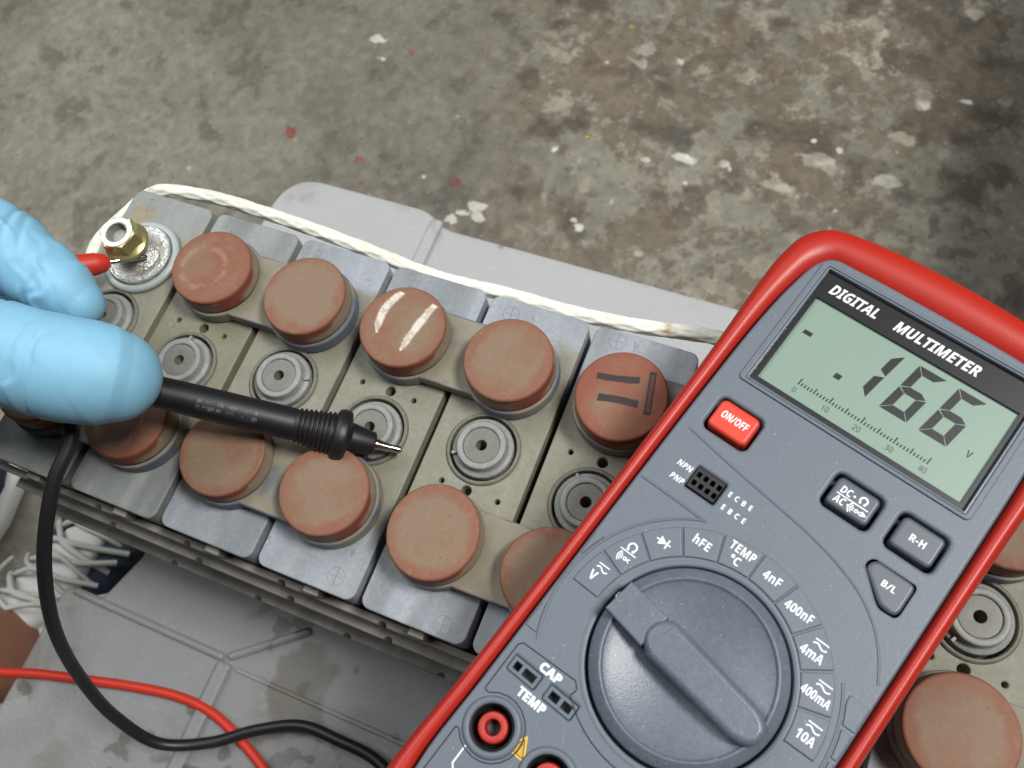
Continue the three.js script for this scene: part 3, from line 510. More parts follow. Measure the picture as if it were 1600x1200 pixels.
// --- display window
{
  const rim = rrect(WIN[0] - 1.5, WIN[1] - 0.9, WIN[2] + 1.3, WIN[3] + 1.0, 1.4); rim.holes.push(rrect(WIN[0] + 0.1, WIN[1] + 0.1, WIN[2] - 0.1, WIN[3] - 0.1, 0.6, THREE.Path));
  const win = part('window_rim', faceUV(ex(rim, FACE - 0.2, FACE + 0.55, 0.3, 3)), greyPlain, meter);
  const rim2 = rrect(WIN[0] + 0.12, WIN[1] + 0.12, WIN[2] - 0.12, WIN[3] - 0.12, 0.6); rim2.holes.push(rrect(WIN[0] + 0.75, WIN[1] + 0.7, WIN[2] - 0.7, WIN[3] - 0.7, 0.3, THREE.Path));
  part('window_seal', ex(rim2, FACE - 1.2, FACE + 0.45, 0.3, 4), mat({ color: S(112, 120, 130), roughness: 0.22 }), meter);
  // black mask with lettering
  const K = 24, u0 = WIN[0], v0 = WIN[1], W = WIN[2] - WIN[0], H = WIN[3] - WIN[1]; const [c, x] = ctxOf(W * K, H * K);
  x.fillStyle = 'rgb(30,30,33)'; x.fillRect(0, 0, c.width, c.height); speckle(x, c.width, c.height, 500, 12, ['rgb(150,150,150)', 'rgb(90,90,92)'], 0.5);
  { const r = rng(44); x.strokeStyle = 'rgb(120,110,100)'; x.lineWidth = 1.2; x.globalAlpha = 0.5; for (let i = 0; i < 10; i++) { const a = r() * c.width, b = r() * 7 * K; x.beginPath(); x.moveTo(a, b); x.lineTo(a + (r() - 0.5) * 40, b + (r() - 0.3) * 50); x.stroke(); } x.globalAlpha = 1; }
  const o = { ctx: x, X: (u) => (u - u0) * K, Y: (v) => (WIN[3] - v) * K, k: K, skew: 0.2, fill: 'rgb(226,228,228)', al: 'left', fat: 3 };
  txt('DIGITAL', -24.8, 98.3, 3.0, { ...o, sx: 0.83 }); txt('MULTIMETER', -6.9, 98.3, 3.0, { ...o, sx: 0.86 });
  const maskS = rrect(WIN[0] + 0.3, WIN[1] + 0.3, WIN[2] - 0.3, WIN[3] - 0.3, 0.4); maskS.holes.push(rrect(-26.4, 67.7, 27.4, 94.4, 0.15, THREE.Path));
  part('mask', planarUV(ex(maskS, FACE - 1.6, FACE - 0.9), 0, 1, u0 * MM, v0 * MM, W * MM, H * MM), mat({ map: canvasTex(c), roughness: 0.35 }), meter);
  // liquid crystal glass
  const K2 = 34, lu0 = -27, lv0 = 67, LW = 55, LH = 28; const [d, y] = ctxOf(LW * K2, LH * K2);
  y.fillStyle = 'rgb(132,153,140)'; y.fillRect(0, 0, d.width, d.height); speckle(y, d.width, d.height, 26000, 14, ['rgb(140,161,148)', 'rgb(124,146,132)'], 0.35); speckle(y, d.width, d.height, 60, 15, ['rgb(225,230,225)'], 0.8);
  const LX = (u) => (u - lu0) * K2, LY = (v) => (lv0 + LH - v) * K2, SEG = 'rgb(22,28,28)';
  const pl = (pts) => { y.fillStyle = SEG; y.beginPath(); pts.forEach((p, i) => y[i ? 'lineTo' : 'moveTo'](LX(p[0]), LY(p[1]))); y.closePath(); y.fill(); };
  const digit = (ub, vb, w, h, on, t = 2.1) => { // slanted seven segments, lower left corner at ub, vb
    const sl = 0.16, P = (a, b) => [ub + a + b * sl, vb + b], m = h / 2, gp = 0.13;
    const seg7 = {
      a: [P(gp, h), P(w - gp, h), P(w - t - gp * 0.3, h - t), P(t + gp * 0.3, h - t)], d: [P(gp, 0), P(w - gp, 0), P(w - t - gp * 0.3, t), P(t + gp * 0.3, t)],
      f: [P(0, h - gp), P(t, h - t - gp), P(t, m + t * 0.5 + gp), P(0.05, m + gp * 1.2)], e: [P(0, gp), P(t, t + gp), P(t, m - t * 0.5 - gp), P(0.05, m - gp * 1.2)],
      b: [P(w, h - gp), P(w - t, h - t - gp), P(w - t, m + t * 0.5 + gp), P(w - 0.05, m + gp * 1.2)], c: [P(w, gp), P(w - t, t + gp), P(w - t, m - t * 0.5 - gp), P(w - 0.05, m - gp * 1.2)],
      g: [P(0.35, m), P(t, m + t / 2), P(w - t, m + t / 2), P(w - 0.35, m), P(w - t, m - t / 2), P(t, m - t / 2)],
    };
    for (const s of on) pl(seg7[s]);
  };
  digit(-10.2, 77.9, 7.2, 14.7, 'bc'); digit(0.8, 77.9, 7.2, 14.7, 'acdefg'); digit(11.0, 77.9, 7.2, 14.7, 'acdefg');
  pl([[-24.2, 84.2], [-21.9, 84.2], [-21.7, 85.4], [-24.0, 85.4]]); pl([[-11.9, 78.2], [-10.2, 78.2], [-10.0, 79.7], [-11.7, 79.7]]);
  for (let i = 0; i <= 40; i++) { const u = -17.5 + 34.3 * i / 40, h = i % 10 === 0 ? 1.9 : i % 5 === 0 ? 1.6 : 0.95; pl([[u - 0.17, 71.7], [u + 0.17, 71.7], [u + 0.17 + h * 0.1, 71.7 + h], [u - 0.17 + h * 0.1, 71.7 + h]]); }
  const lo = { ctx: y, X: LX, Y: LY, k: K2, fill: SEG, w: 'normal' };
  ['0', '10', '20', '30', '40'].forEach((s, i) => txt(s, -17.5 + 8.55 * i, 70.0, 1.5, { ...lo, sx: 0.9 })); txt('V', 23.2, 79.3, 1.9, { ...lo, w: 'bold', sx: 0.85 });
  part('display', planarUV(ex(rrect(-27, 67.2, 28, 94.9, 0.2), FACE - 2.6, FACE - 1.75), 0, 1, lu0 * MM, lv0 * MM, LW * MM, LH * MM), mat({ map: canvasTex(d), roughness: 0.4 }), meter);
  const pane = new THREE.PlaneGeometry((W - 1.2) * MM, (H - 1.2) * MM); pane.translate((WIN[0] + WIN[2]) / 2 * MM, (WIN[1] + WIN[3]) / 2 * MM, (FACE - 0.35) * MM);
  part('window_pane', pane, phys({ color: 0xffffff, transmission: 1, thickness: 0, roughness: 0.03, ior: 1.45 }), meter);
}
// --- push buttons
{
  const btn = (name, shape, m, h, label) => part(name, faceUV(ex(shape, FACE - 4.8, FACE + h, 0.9, 5, 12)), m, meter, null, label);
  // ink of the red button comes from its own print
  const [c, x] = ctxOf(320, 224), K = 320 / 10.9;
  x.fillStyle = 'rgb(214,64,44)'; x.fillRect(0, 0, 320, 224); speckle(x, 320, 224, 900, 3, ['rgb(226,84,62)'], 0.4);
  x.font = `bold ${2.0 * K * 1.36}px sans-serif`; x.textAlign = 'center'; x.textBaseline = 'middle'; x.fillStyle = 'rgb(240,236,232)'; x.strokeStyle = x.fillStyle; x.lineWidth = 2; x.save(); x.translate(160, 100); x.transform(0.70, 0, -0.06, 1, 0, 0); x.fillText('ON/OFF', 0, 0); x.strokeText('ON/OFF', 0, 0); x.restore();
  const g = ex(rrect(-29.35, 49.6, -18.65, 57.5, 1.5), FACE - 4.8, FACE + 1.3, 0.9, 5, 12); planarUV(g, 0, 1, -29.45 * MM, 49.7 * MM, 10.9 * MM, 7.63 * MM);
  part('power_button', g, mat({ map: canvasTex(c), roughness: 0.38 }), meter, null, 'red ON/OFF button');
  const darkBtn = mat({ map: printTex, roughness: 0.42 });
  btn('button', rrect(2.9, 49.8, 13.5, 57.3, 1.4), darkBtn, 0.7, 'grey button marked DC and AC'); btn('button', rrect(19.1, 49.8, 29.3, 57.7, 1.4), darkBtn, 0.7, 'grey button marked R-H'); btn('button', roundPoly(off(hexBL, -0.5), 1.2), darkBtn, 0.7, 'five sided grey button marked B/L');
}
// --- transistor socket
{
  const s = rrect(-24.4, 34.2, -16.8, 39.8, 0.3); for (let i = 0; i < 4; i++) for (let j = 0; j < 2; j++) s.holes.push(rrect(-23.7 + i * 1.85, 35.2 + j * 2.3, -22.7 + i * 1.85, 36.4 + j * 2.3, 0.1, THREE.Path));
  part('transistor_socket', ex(s, FACE - 3.5, FACE + 0.25, 0.12, 1, 4), blackM, meter);
}
// --- raised arc, grooves and range tiles round the dial
{
  const strip = (pts, w, h) => { const c = new THREE.CatmullRomCurve3(pts.map((p) => V(p[0] * MM, p[1] * MM, (FACE - w * 0.35) * MM)), false, 'centripetal'); return faceUV(new THREE.TubeGeometry(c, 90, w * MM, 6, false)); };
  part('raised_arc', strip([[-32.0, 46.6], [-26, 45.6], [-15, 43.9], [-5, 42.6], [4, 41.3], [13, 39.2], [20.7, 36.2], [26.5, 32.0], [30.5, 27.2], [33.4, 22.0]], 0.35), greyM, meter);
  part('raised_edge', strip([[-34.2, 29.9], [-24, 29.8], [-15.6, 29.6]], 0.4), greyM, meter);
  part('raised_edge', strip([...Array(24)].map((_, i) => ringAt(118 + i * 3.9, 33.6)), 0.4), greyM, meter);
  part('raised_edge', strip([...Array(20)].map((_, i) => ringAt(-28 + i * 3.2, 33.4)), 0.4), greyM, meter);
  for (let i = 0; i < 10; i++) {
    const a0 = (TA[i] - 8.5) * Math.PI / 180, a1 = (TA[i] + 8.5) * Math.PI / 180, s = new THREE.Shape(); s.absarc(RC[0], RC[1], 24.6, a0, a1, false); s.absarc(RC[0], RC[1], 31.6, a1, a0, true); s.closePath();
    part('range_tile', faceUV(ex(s, FACE - 0.2, FACE + 0.55, 0.35, 3, 10)), greyM, meter);
  }
  const ring = lath([[22.6, FACE - 4], [22.6, FACE - 0.4], [22.9, FACE + 0.12], [24.0, FACE + 0.2], [24.2, FACE - 0.3]], RC[0] + 0.5, RC[1] + 0.2, 96); part('dial_collar', faceUV(ring), greyPlain, meter);
  // finger grips moulded into both edges
  for (const sgn of [-1, 1]) for (let k = 0; k < 5; k++) {
    const v0 = (sgn < 0 ? -21.6 : -17.4) + k * 7, v1 = v0 + 6.1, inner = (v) => { const d = v - RC[1]; return Math.max(30.0, RC[0] * sgn + Math.sqrt(Math.max(0, 34.2 * 34.2 - d * d))); };
    if (sgn < 0 && k === 0) continue;
    const pts = [[34.5, v0], [34.5, v1]]; for (let q = 0; q <= 6; q++) { const v = v1 + (v0 - v1) * q / 6; pts.push([Math.min(34.1, inner(v)), v]); }
    if (34.5 - Math.min(...pts.map((p) => p[0])) < 0.8) continue;
    part('grip_rib', faceUV(ex(poly(pts.map((p) => [p[0] * sgn, p[1]])), FACE - 0.3, FACE + 0.45, 0.16, 2, 4)), greyM, meter);
  }
  // parting line of the socket area
  const seamP = [[-33.2, -60], [-33.2, -41.6]]; for (let q = 0; q <= 16; q++) { const a = (220 + q * 17.2) * Math.PI / 180; seamP.push([-26.6 + 7.5 * Math.cos(a), -36.8 + 7.5 * Math.sin(a)]); }
  seamP.push([-33.2, -31.4], [-33.2, -19.2], [-32.4, -18.2], [-18.0, -17.4], [-16.6, -18.8]); for (let q = 0; q <= 14; q++) { const a = (231 + q * 6) * Math.PI / 180; seamP.push([RC[0] + 26.2 * Math.cos(a), RC[1] + 26.2 * Math.sin(a)]); } seamP.push([18.6, -17.4], [33, -18.2], [33.2, -60]);
  { const c = new THREE.CurvePath(); for (let q = 0; q + 1 < seamP.length; q++) c.add(new THREE.LineCurve3(V(seamP[q][0] * MM, seamP[q][1] * MM, (FACE + 0.02) * MM), V(seamP[q + 1][0] * MM, seamP[q + 1][1] * MM, (FACE + 0.02) * MM))); part('parting_line', new THREE.TubeGeometry(c, 700, 0.00017, 5, false), wellM, meter); }
  slots.forEach((s, i) => {
    const f = rrect(...s, 0.3), split = i ? [[0.9, 3.3], [4.3, 6.7]] : [[0.9, 2.6], [3.5, 6.7]]; for (const [a, b] of split) f.holes.push(rrect(s[0] + a, s[1] + 0.9, s[0] + b, s[3] - 0.9, 0.1, THREE.Path));
    const sl = part('test_slot', ex(f, FACE - 0.6, FACE + 0.05, 0.15, 1, 4), greyPlain, meter);
    part('slot_contact', box(s[0] + 0.3, s[1] + 0.3, s[2] - 0.3, s[3] - 0.3, FACE - 4.9, FACE - 3.6, 0.1), blackM, sl);
  });
  jacks.forEach(([u, v], i) => {
    const col = i === 2 ? blackM : redM;
    const j = part('jack', faceUV(lath([[5.0, FACE - 4.9], [5.0, FACE + 0.4], [5.4, FACE + 0.95], [6.3, FACE + 0.95], [6.8, FACE + 0.3], [6.8, FACE - 0.1]], u, v)), greyPlain, meter);
    part('jack_well', lath([[0, FACE - 4.95], [4.95, FACE - 4.95], [4.95, FACE - 0.1], [4.6, FACE + 0.2], [4.75, FACE - 4.8], [0, FACE - 4.8]], u, v), blackM, j);
    part('jack_insert', lath([[1.7, FACE - 4.7], [1.7, FACE - 0.9], [2.0, FACE - 0.6], [3.1, FACE - 0.6], [3.5, FACE - 1.0], [3.5, FACE - 4.7]], u, v), col, j);
  });
}
// --- rotary dial
{
  const du = RC[0] + 0.5, dv = RC[1] + 0.2;
  const knobM = mat({ roughness: 0.38, bumpMap: rep(grainTex, 1.6), bumpScale: 0.000035 });
  knobM.map = dataTex(256, 256, (u, v) => { const n = fbm(u, v, 60, 3, 870), b = fbm(u, v, 4, 3, 871), k = 0.9 + 0.14 * n + 0.06 * b; let c = [97 * k, 105 * k, 116 * k]; if (hash(Math.floor(u * 256), Math.floor(v * 256), 4) > 0.9992) c = [200, 200, 196]; return c; });
  const F = FACE;
  const kg = lath([[21.9, F - 4.5], [21.9, F + 1.6], [21.5, F + 2.3], [19.6, F + 3.8], [19.1, F + 3.9], [18.8, F + 3.4], [18.5, F + 3.0], [16.5, F + 2.35], [14, F + 1.65], [11, F + 0.98], [8, F + 0.5], [4, F + 0.1], [0, F]], du, dv, 110);
  const dial = part('dial', planarUV(kg, 0, 1, -0.022, -0.022, 0.044, 0.044), knobM, meter);
  const a = -8.5 * Math.PI / 180, place = (g) => { g.rotateZ(a); g.translate(du * MM, dv * MM, 0); return planarUV(g, 0, 1, -0.022, -0.022, 0.044, 0.044); };
  // handle: a tall bar with a rounded nose, lower tongue with a pointer groove at the range end
  const bar = new THREE.Shape(); bar.moveTo(-8.2, -5.0); bar.lineTo(15, -4.5); bar.quadraticCurveTo(20.4, -3.8, 20.4, 0); bar.quadraticCurveTo(20.4, 3.8, 15, 4.5); bar.lineTo(-8.2, 5.0); bar.quadraticCurveTo(-11.6, 3.2, -11.6, 0); bar.quadraticCurveTo(-11.6, -3.2, -8.2, -4.6);
  const bg = new THREE.ExtrudeGeometry(bar, { depth: 5.2, bevelEnabled: true, bevelThickness: 2.2, bevelSize: 1.7, bevelOffset: -1.7, bevelSegments: 8, curveSegments: 20 }); bg.translate(0, 0, F + 0.1); bg.scale(MM, MM, MM);
  part('handle', place(bg), knobM, dial);
  const tg = new THREE.Shape(); tg.moveTo(-21.2, -4.2); tg.lineTo(-10, -4.4); tg.lineTo(-10, 4.4); tg.lineTo(-21.2, 4.2); tg.closePath(); tg.holes.push(rrect(-21.0, -0.5, -14.4, 0.45, 0.2, THREE.Path));
  part('pointer', place(ex(tg, F + 1.5, F + 6.4, 0.5, 3, 6)), knobM, dial);
  part('pointer_groove', place(box(-20.9, -0.7, -14.2, 0.7, F + 1.6, F + 5.4, 0.1)), wellM, dial);
}

// ------------------------------------------------------------------ test leads
const leadBlack = mat({ color: S(26, 26, 28), roughness: 0.45 }), leadRed = mat({ color: S(192, 48, 30), roughness: 0.5 });
const steel = mat({ color: S(200, 198, 192), metalness: 1, roughness: 0.2 });
function along(a, b, profile, segs = 40) { const d = b.clone().sub(a), g = lathe(profile, segs); const q = new THREE.Quaternion().setFromUnitVectors(V(0, 1, 0), d.clone().normalize()); g.applyQuaternion(q); g.translate(a.x, a.y, a.z); return g; }
const plug = (u, v, m, parent, name) => { const a = meterPoint(u, v, FACE - 3.2), b = meterPoint(u, v, FACE + 24); part(name, along(a, b, [[0, 0], [0.0033, 0], [0.0033, 0.0045], [0.0046, 0.0050], [0.0050, 0.020], [0.0044, 0.024], [0.0030, 0.030], [0.0022, 0.034], [0, 0.034]], 24), m, parent); return meterPoint(u, v, FACE + 29); };
const PT = un(626, 703, 0.0052), PB = un(245, 612, 0.033), pd = PB.clone().sub(PT).normalize();
const onProbe = (s) => PT.clone().addScaledVector(pd, s);
{
  const t = thing('black_test_lead', 'black test probe and cable held under the gloved thumb', 'test lead');
  part('probe_tip', along(PT, PB, [[0, -0.0006], [0.0009, -0.0003], [0.0011, 0.0003], [0.0011, 0.0012], [0.0010, 0.0030], [0.0016, 0.0068], [0.0020, 0.0085], [0.0020, 0.020], [0, 0.020]], 20), steel, t);
  const pr = [[0, 0.0078], [0.0024, 0.0078], [0.0034, 0.0084], [0.0046, 0.0150], [0.0047, 0.0158], [0.0074, 0.0164], [0.0080, 0.0173], [0.0081, 0.0192], [0.0077, 0.0203], [0.0066, 0.0209]];
  for (let i = 0; i < 8; i++) { const y = 0.0212 + i * 0.0014, R = 0.0066 - i * 0.00018; pr.push([R - 0.0006, y], [R, y + 0.0003], [R, y + 0.0008], [R - 0.0006, y + 0.0011]); }
  pr.push([0.0050, 0.0330], [0.0049, 0.060], [0.0045, 0.088], [0.0042, 0.100], [0.0030, 0.104], [0, 0.105]);
  const body = part('probe_body', along(PT, PB, pr, 48), leadBlack, t);
  // worn raised lettering on the barrel
  { const [c, x] = ctxOf(256, 64); x.fillStyle = 'rgb(34,33,37)'; x.fillRect(0, 0, 256, 64); const r = rng(9); x.fillStyle = 'rgb(92,90,96)'; for (let i = 0; i < 150; i++) { x.globalAlpha = 0.25 + 0.6 * r(); x.fillRect(6 + r() * 240, 8 + Math.floor(r() * 2) * 26 + r() * 4, 2 + r() * 3, 6 + r() * 14); }
    const g = new THREE.LatheGeometry([[0.00470, 0.0430], [0.00512, 0.0432], [0.00504, 0.0610], [0.00462, 0.0612]].map((p) => new THREE.Vector2(...p)), 16, 0, 0.85), up = V(0.25, 1, 0.35), qn = new THREE.Quaternion().setFromUnitVectors(V(0, 1, 0), pd), lu = up.clone().applyQuaternion(qn.clone().invert());
    const ph = Math.atan2(lu.x, lu.z) - 0.42; { const uv = g.attributes.uv; for (let k = 0; k < uv.count; k++) uv.setXY(k, uv.getY(k), uv.getX(k)); } g.rotateY(ph); g.applyQuaternion(qn); g.translate(PT.x, PT.y, PT.z);
    part('worn_lettering', g, mat({ map: canvasTex(c), roughness: 0.5 }), body); }
  const s0 = onProbe(0.098), pe = un(112, 672, 0.034);
  const pts = [onProbe(0.094), s0.clone().add(V(-0.006, 0.001, 0.006)), pe, un(85, 750, 0.030), un(71, 830, 0.022), un(70, 900, 0.012), un(86, 985, -0.008), un(128, 1062, -0.036), un(182, 1122, -0.060), un(250, 1162, -0.077), un(330, 1160, -0.084), un(400, 1141, LID + 0.0058), un(470, 1134, LID + 0.0062), un(525, 1155, LID + 0.0060), un(600, 1200, LID + 0.0045)];
  const last = pts[pts.length - 1]; const pe2 = plug(5.8, -37.4, leadBlack, t, 'plug');
  pts.push(last.clone().add(V(0.03, 0, 0.025)), V(0.21, LID + 0.004, 0.165), V(0.245, -0.05, 0.172), V(0.255, 0.03, 0.150), pe2.clone().add(V(0.004, 0.018, 0.03)), pe2.clone().add(V(0, 0.006, 0.002)), pe2);
  part('cable', tube(pts, 0.00215, 420, 14), leadBlack, t);
}
{
  const t = thing('red_test_lead', 'red test probe and cable touching the bare terminal post', 'test lead');
  const a = un(229, 401, 0.0072), b = un(105, 419, 0.0185), d = b.clone().sub(a).normalize(), at = (s) => a.clone().addScaledVector(d, s);
  part('probe_tip', along(a, b, [[0, -0.0004], [0.0007, 0], [0.0008, 0.004], [0.0010, 0.020], [0, 0.021]], 16), steel, t);
  part('probe_body', along(a, b, [[0, 0.0118], [0.0016, 0.0118], [0.0030, 0.0135], [0.0038, 0.0165], [0.0040, 0.024], [0.0046, 0.045], [0.0046, 0.090], [0.0034, 0.100], [0, 0.100]], 40), leadRed, t);
  const e = at(0.098), w = (px, py) => un(px, py, LID + 0.0024);
  const pe = plug(22.4, -36.8, leadRed, t, 'plug');
  const pts = [at(0.094), e.clone().add(V(-0.02, 0.004, 0.01)), V(-0.125, 0.03, 0.09), V(-0.11, -0.04, 0.125), V(-0.06, -0.082, 0.130), w(-20, 1046), w(60, 1053), w(140, 1063), w(215, 1074), w(280, 1089), w(330, 1113), w(370, 1150), w(405, 1192), w(440, 1245), V(0.17, LID + 0.0022, 0.18), V(0.25, LID + 0.003, 0.20), V(0.285, -0.03, 0.19), V(0.285, 0.05, 0.16), pe.clone().add(V(0.006, 0.02, 0.03)), pe.clone().add(V(0, 0.006, 0.002)), pe];
  part('cable', tube(pts, 0.0019, 420, 14), leadRed, t);
}

// ------------------------------------------------------------------ gloved hand
function smin(a, b, k) { const h = clamp(0.5 + 0.5 * (b - a) / k); return mix(b, a, h) - k * h * (1 - h); }
function cone(p, a, b, ra, rb) { const bx = b.x - a.x, by = b.y - a.y, bz = b.z - a.z, px = p[0] - a.x, py = p[1] - a.y, pz = p[2] - a.z, t = clamp((px * bx + py * by + pz * bz) / (bx * bx + by * by + bz * bz)); const dx = px - bx * t, dy = py - by * t, dz = pz - bz * t; return Math.sqrt(dx * dx + dy * dy + dz * dz) - mix(ra, rb, t); }
function chain(pts) { return (p) => { let d = 1; for (let i = 0; i + 1 < pts.length; i++) d = i ? smin(d, cone(p, pts[i][0], pts[i + 1][0], pts[i][1], pts[i + 1][1]), 0.005) : cone(p, pts[i][0], pts[i + 1][0], pts[i][1], pts[i + 1][1]); return d; }; }
function meshField(field, lo, hi, res) { // marching cubes over a box, cut clean at its faces
  const mc = new MarchingCubes(res, new THREE.MeshBasicMaterial(), false, false, 400000); mc.isolation = 0;
  const sx = (hi.x - lo.x) / res, sy = (hi.y - lo.y) / res, sz = (hi.z - lo.z) / res; let k = 0; const p = [0, 0, 0];
  for (let z = 0; z < res; z++) { p[2] = lo.z + z * sz; for (let y = 0; y < res; y++) { p[1] = lo.y + y * sy; for (let x = 0; x < res; x++) { p[0] = lo.x + x * sx; mc.field[k++] = -field(p) * 1000; } } }
  mc.update();
  const n = mc.count, P = new Float32Array(n * 3);
  for (let i = 0; i < n; i++) { P[3 * i] = lo.x + (mc.positionArray[3 * i] + 1) * 0.5 * (hi.x - lo.x); P[3 * i + 1] = lo.y + (mc.positionArray[3 * i + 1] + 1) * 0.5 * (hi.y - lo.y); P[3 * i + 2] = lo.z + (mc.positionArray[3 * i + 2] + 1) * 0.5 * (hi.z - lo.z); }
  let g = new THREE.BufferGeometry(); g.setAttribute('position', new THREE.BufferAttribute(P, 3)); g = mergeVertices(g, 1e-6); g.computeVertexNormals(); return g;
}
{
  const thumb = [[un(186, 590, 0.0475), 0.0108], [un(165, 586, 0.0500), 0.0126], [un(110, 577, 0.0520), 0.0134], [un(60, 566, 0.0535), 0.0130], [un(0, 552, 0.0560), 0.0134], [V(-0.020, 0.062, 0.036), 0.0142], [V(-0.055, 0.062, 0.050), 0.0175]];
  const index = [[un(128, 476, 0.0405), 0.0066], [un(95, 452, 0.0435), 0.0086], [un(50, 420, 0.0465), 0.0100], [un(5, 388, 0.0500), 0.0112], [V(-0.030, 0.054, -0.010), 0.0114], [V(-0.075, 0.066, 0.004), 0.0125]];
  const middle = [[V(-0.016, 0.020, 0.012), 0.0085], [V(-0.034, 0.026, 0.002), 0.0098], [V(-0.058, 0.040, -0.004), 0.0108], [V(-0.098, 0.060, 0.016), 0.0130]];
  const ring = [[V(-0.036, 0.012, 0.030), 0.0082], [V(-0.052, 0.012, 0.014), 0.0094], [V(-0.080, 0.024, 0.006), 0.0105], [V(-0.116, 0.050, 0.028), 0.0125]];
  const little = [[V(-0.060, 0.004, 0.042), 0.0074], [V(-0.076, 0.002, 0.028), 0.0084], [V(-0.104, 0.014, 0.022), 0.0094], [V(-0.130, 0.040, 0.044), 0.0115]];
  const palm = [[V(-0.075, 0.060, 0.022), 0.020], [V(-0.115, 0.058, 0.048), 0.022], [V(-0.165, 0.070, 0.074), 0.027], [V(-0.22, 0.085, 0.10), 0.031]];
  const fs = [thumb, index, middle, ring, little].map(chain), pf = chain(palm), nz = (x, y) => vnoise(x, y, 4096, 66) - 0.5;
  const tA = thumb[4][0], tB = thumb[0][0], tdir = tB.clone().sub(tA), tl = tdir.length(); tdir.normalize();
  const iA = index[3][0], iB = index[0][0], idir = iB.clone().sub(iA), il = idir.length(); idir.normalize();
  const wrinkle = (p) => { // stretched and folded film: cross folds near the joints, fine lengthwise ripples
    const s = (p[0] - tA.x) * tdir.x + (p[1] - tA.y) * tdir.y + (p[2] - tA.z) * tdir.z, w = p[2] - tA.z;
    const s2 = (p[0] - iA.x) * idir.x + (p[1] - iA.y) * idir.y + (p[2] - iA.z) * idir.z;
    const onT = sm(0.004, 0.014, p[2] - (0.012 - (p[0] - 0.02) * 0.05));
    const jt = Math.exp(-Math.pow((s - 0.013) / 0.0085, 2)), ji = Math.exp(-Math.pow((s2 - 0.002) / 0.008, 2)) + 0.8 * Math.exp(-Math.pow((s2 - 0.018) / 0.008, 2));
    const wob = nz(p[2] * 260 + 40, p[0] * 120 + 9) * 2.2;
    const t1 = (jt * 0.0010 + 0.00025) * nz(s * 330 + wob * 0.9 + w * 40, w * 42 + p[1] * 40 + 11), i1 = (ji * 0.0011 + 0.0002) * nz(s2 * 300 - p[2] * 170 + wob * 1.1, s2 * 50 + p[2] * 60 + p[1] * 60 + 5);
    const n = nz(p[0] * 150 + 7, p[2] * 170 + p[1] * 130 + 3) * 0.0003;
    const cr = (q, at, wd) => Math.exp(-Math.pow((q - at) / wd, 2));
    const crease = onT * 0.00045 * (cr(s + 0.10 * w * w * 60, 0.0150, 0.0008) + 0.7 * cr(s + w * 0.25, 0.0085, 0.0009)) + (1 - onT) * 0.0006 * (cr(s2 - (p[2] - iA.z) * 0.5, 0.0035, 0.0009) + 0.6 * cr(s2 - (p[2] - iA.z) * 0.7, 0.0085, 0.0009) + 0.5 * cr(s2 + (p[2] - iA.z) * 0.2, 0.0190, 0.0009));
    return onT * t1 + (1 - onT) * i1 + n + crease;
  };
  const field = (p) => {
    let d = pf(p); for (const f of fs) d = smin(d, f(p), 0.0032);
    // keep thumb and index as separate fingers
    const a = fs[0](p), b = fs[1](p); const near = Math.min(a, b); if (p[0] > -0.02) d = Math.min(near, fs[2](p));
    return Math.abs(d) < 0.004 ? d + wrinkle(p) : d;
  };
  const XS = -0.018;
  const fine = meshField(field, V(XS, 0.006, -0.022), V(0.075, 0.076, 0.056), 128);
  const coarse = meshField((p) => field(p), V(-0.262, -0.014, -0.05), V(XS + 0.0006, 0.125, 0.14), 110);
  const g = mergeGeometries([fine, coarse]);
  planarUV(g, 0, 2, 0, 0, 0.05, 0.05);
  const glove = phys({ color: S(130, 184, 212), roughness: 0.58, bumpMap: rep(grainTex, 1), bumpScale: 0.00003 });
  const h = thing('gloved_hand', 'hand in pale blue nitrile glove pinching the black probe', 'hand');
  part('glove', g, glove, h);
  const cuff = palm[3][0], dirc = palm[3][0].clone().sub(palm[2][0]).normalize(), arm = cuff.clone().addScaledVector(dirc, 0.20);
  part('forearm', along(cuff.clone().addScaledVector(dirc, -0.01), arm, [[0, 0], [0.028, 0], [0.030, 0.02], [0.037, 0.10], [0.042, 0.20], [0.036, 0.212], [0, 0.215]], 32), mat({ color: S(150, 104, 82), roughness: 0.6 }), h);
  part('cuff_roll', along(cuff.clone().addScaledVector(dirc, -0.006), arm, [[0.026, 0], [0.0318, 0.0], [0.0328, 0.0016], [0.0318, 0.0032], [0.026, 0.0032]], 40), glove, h);
}

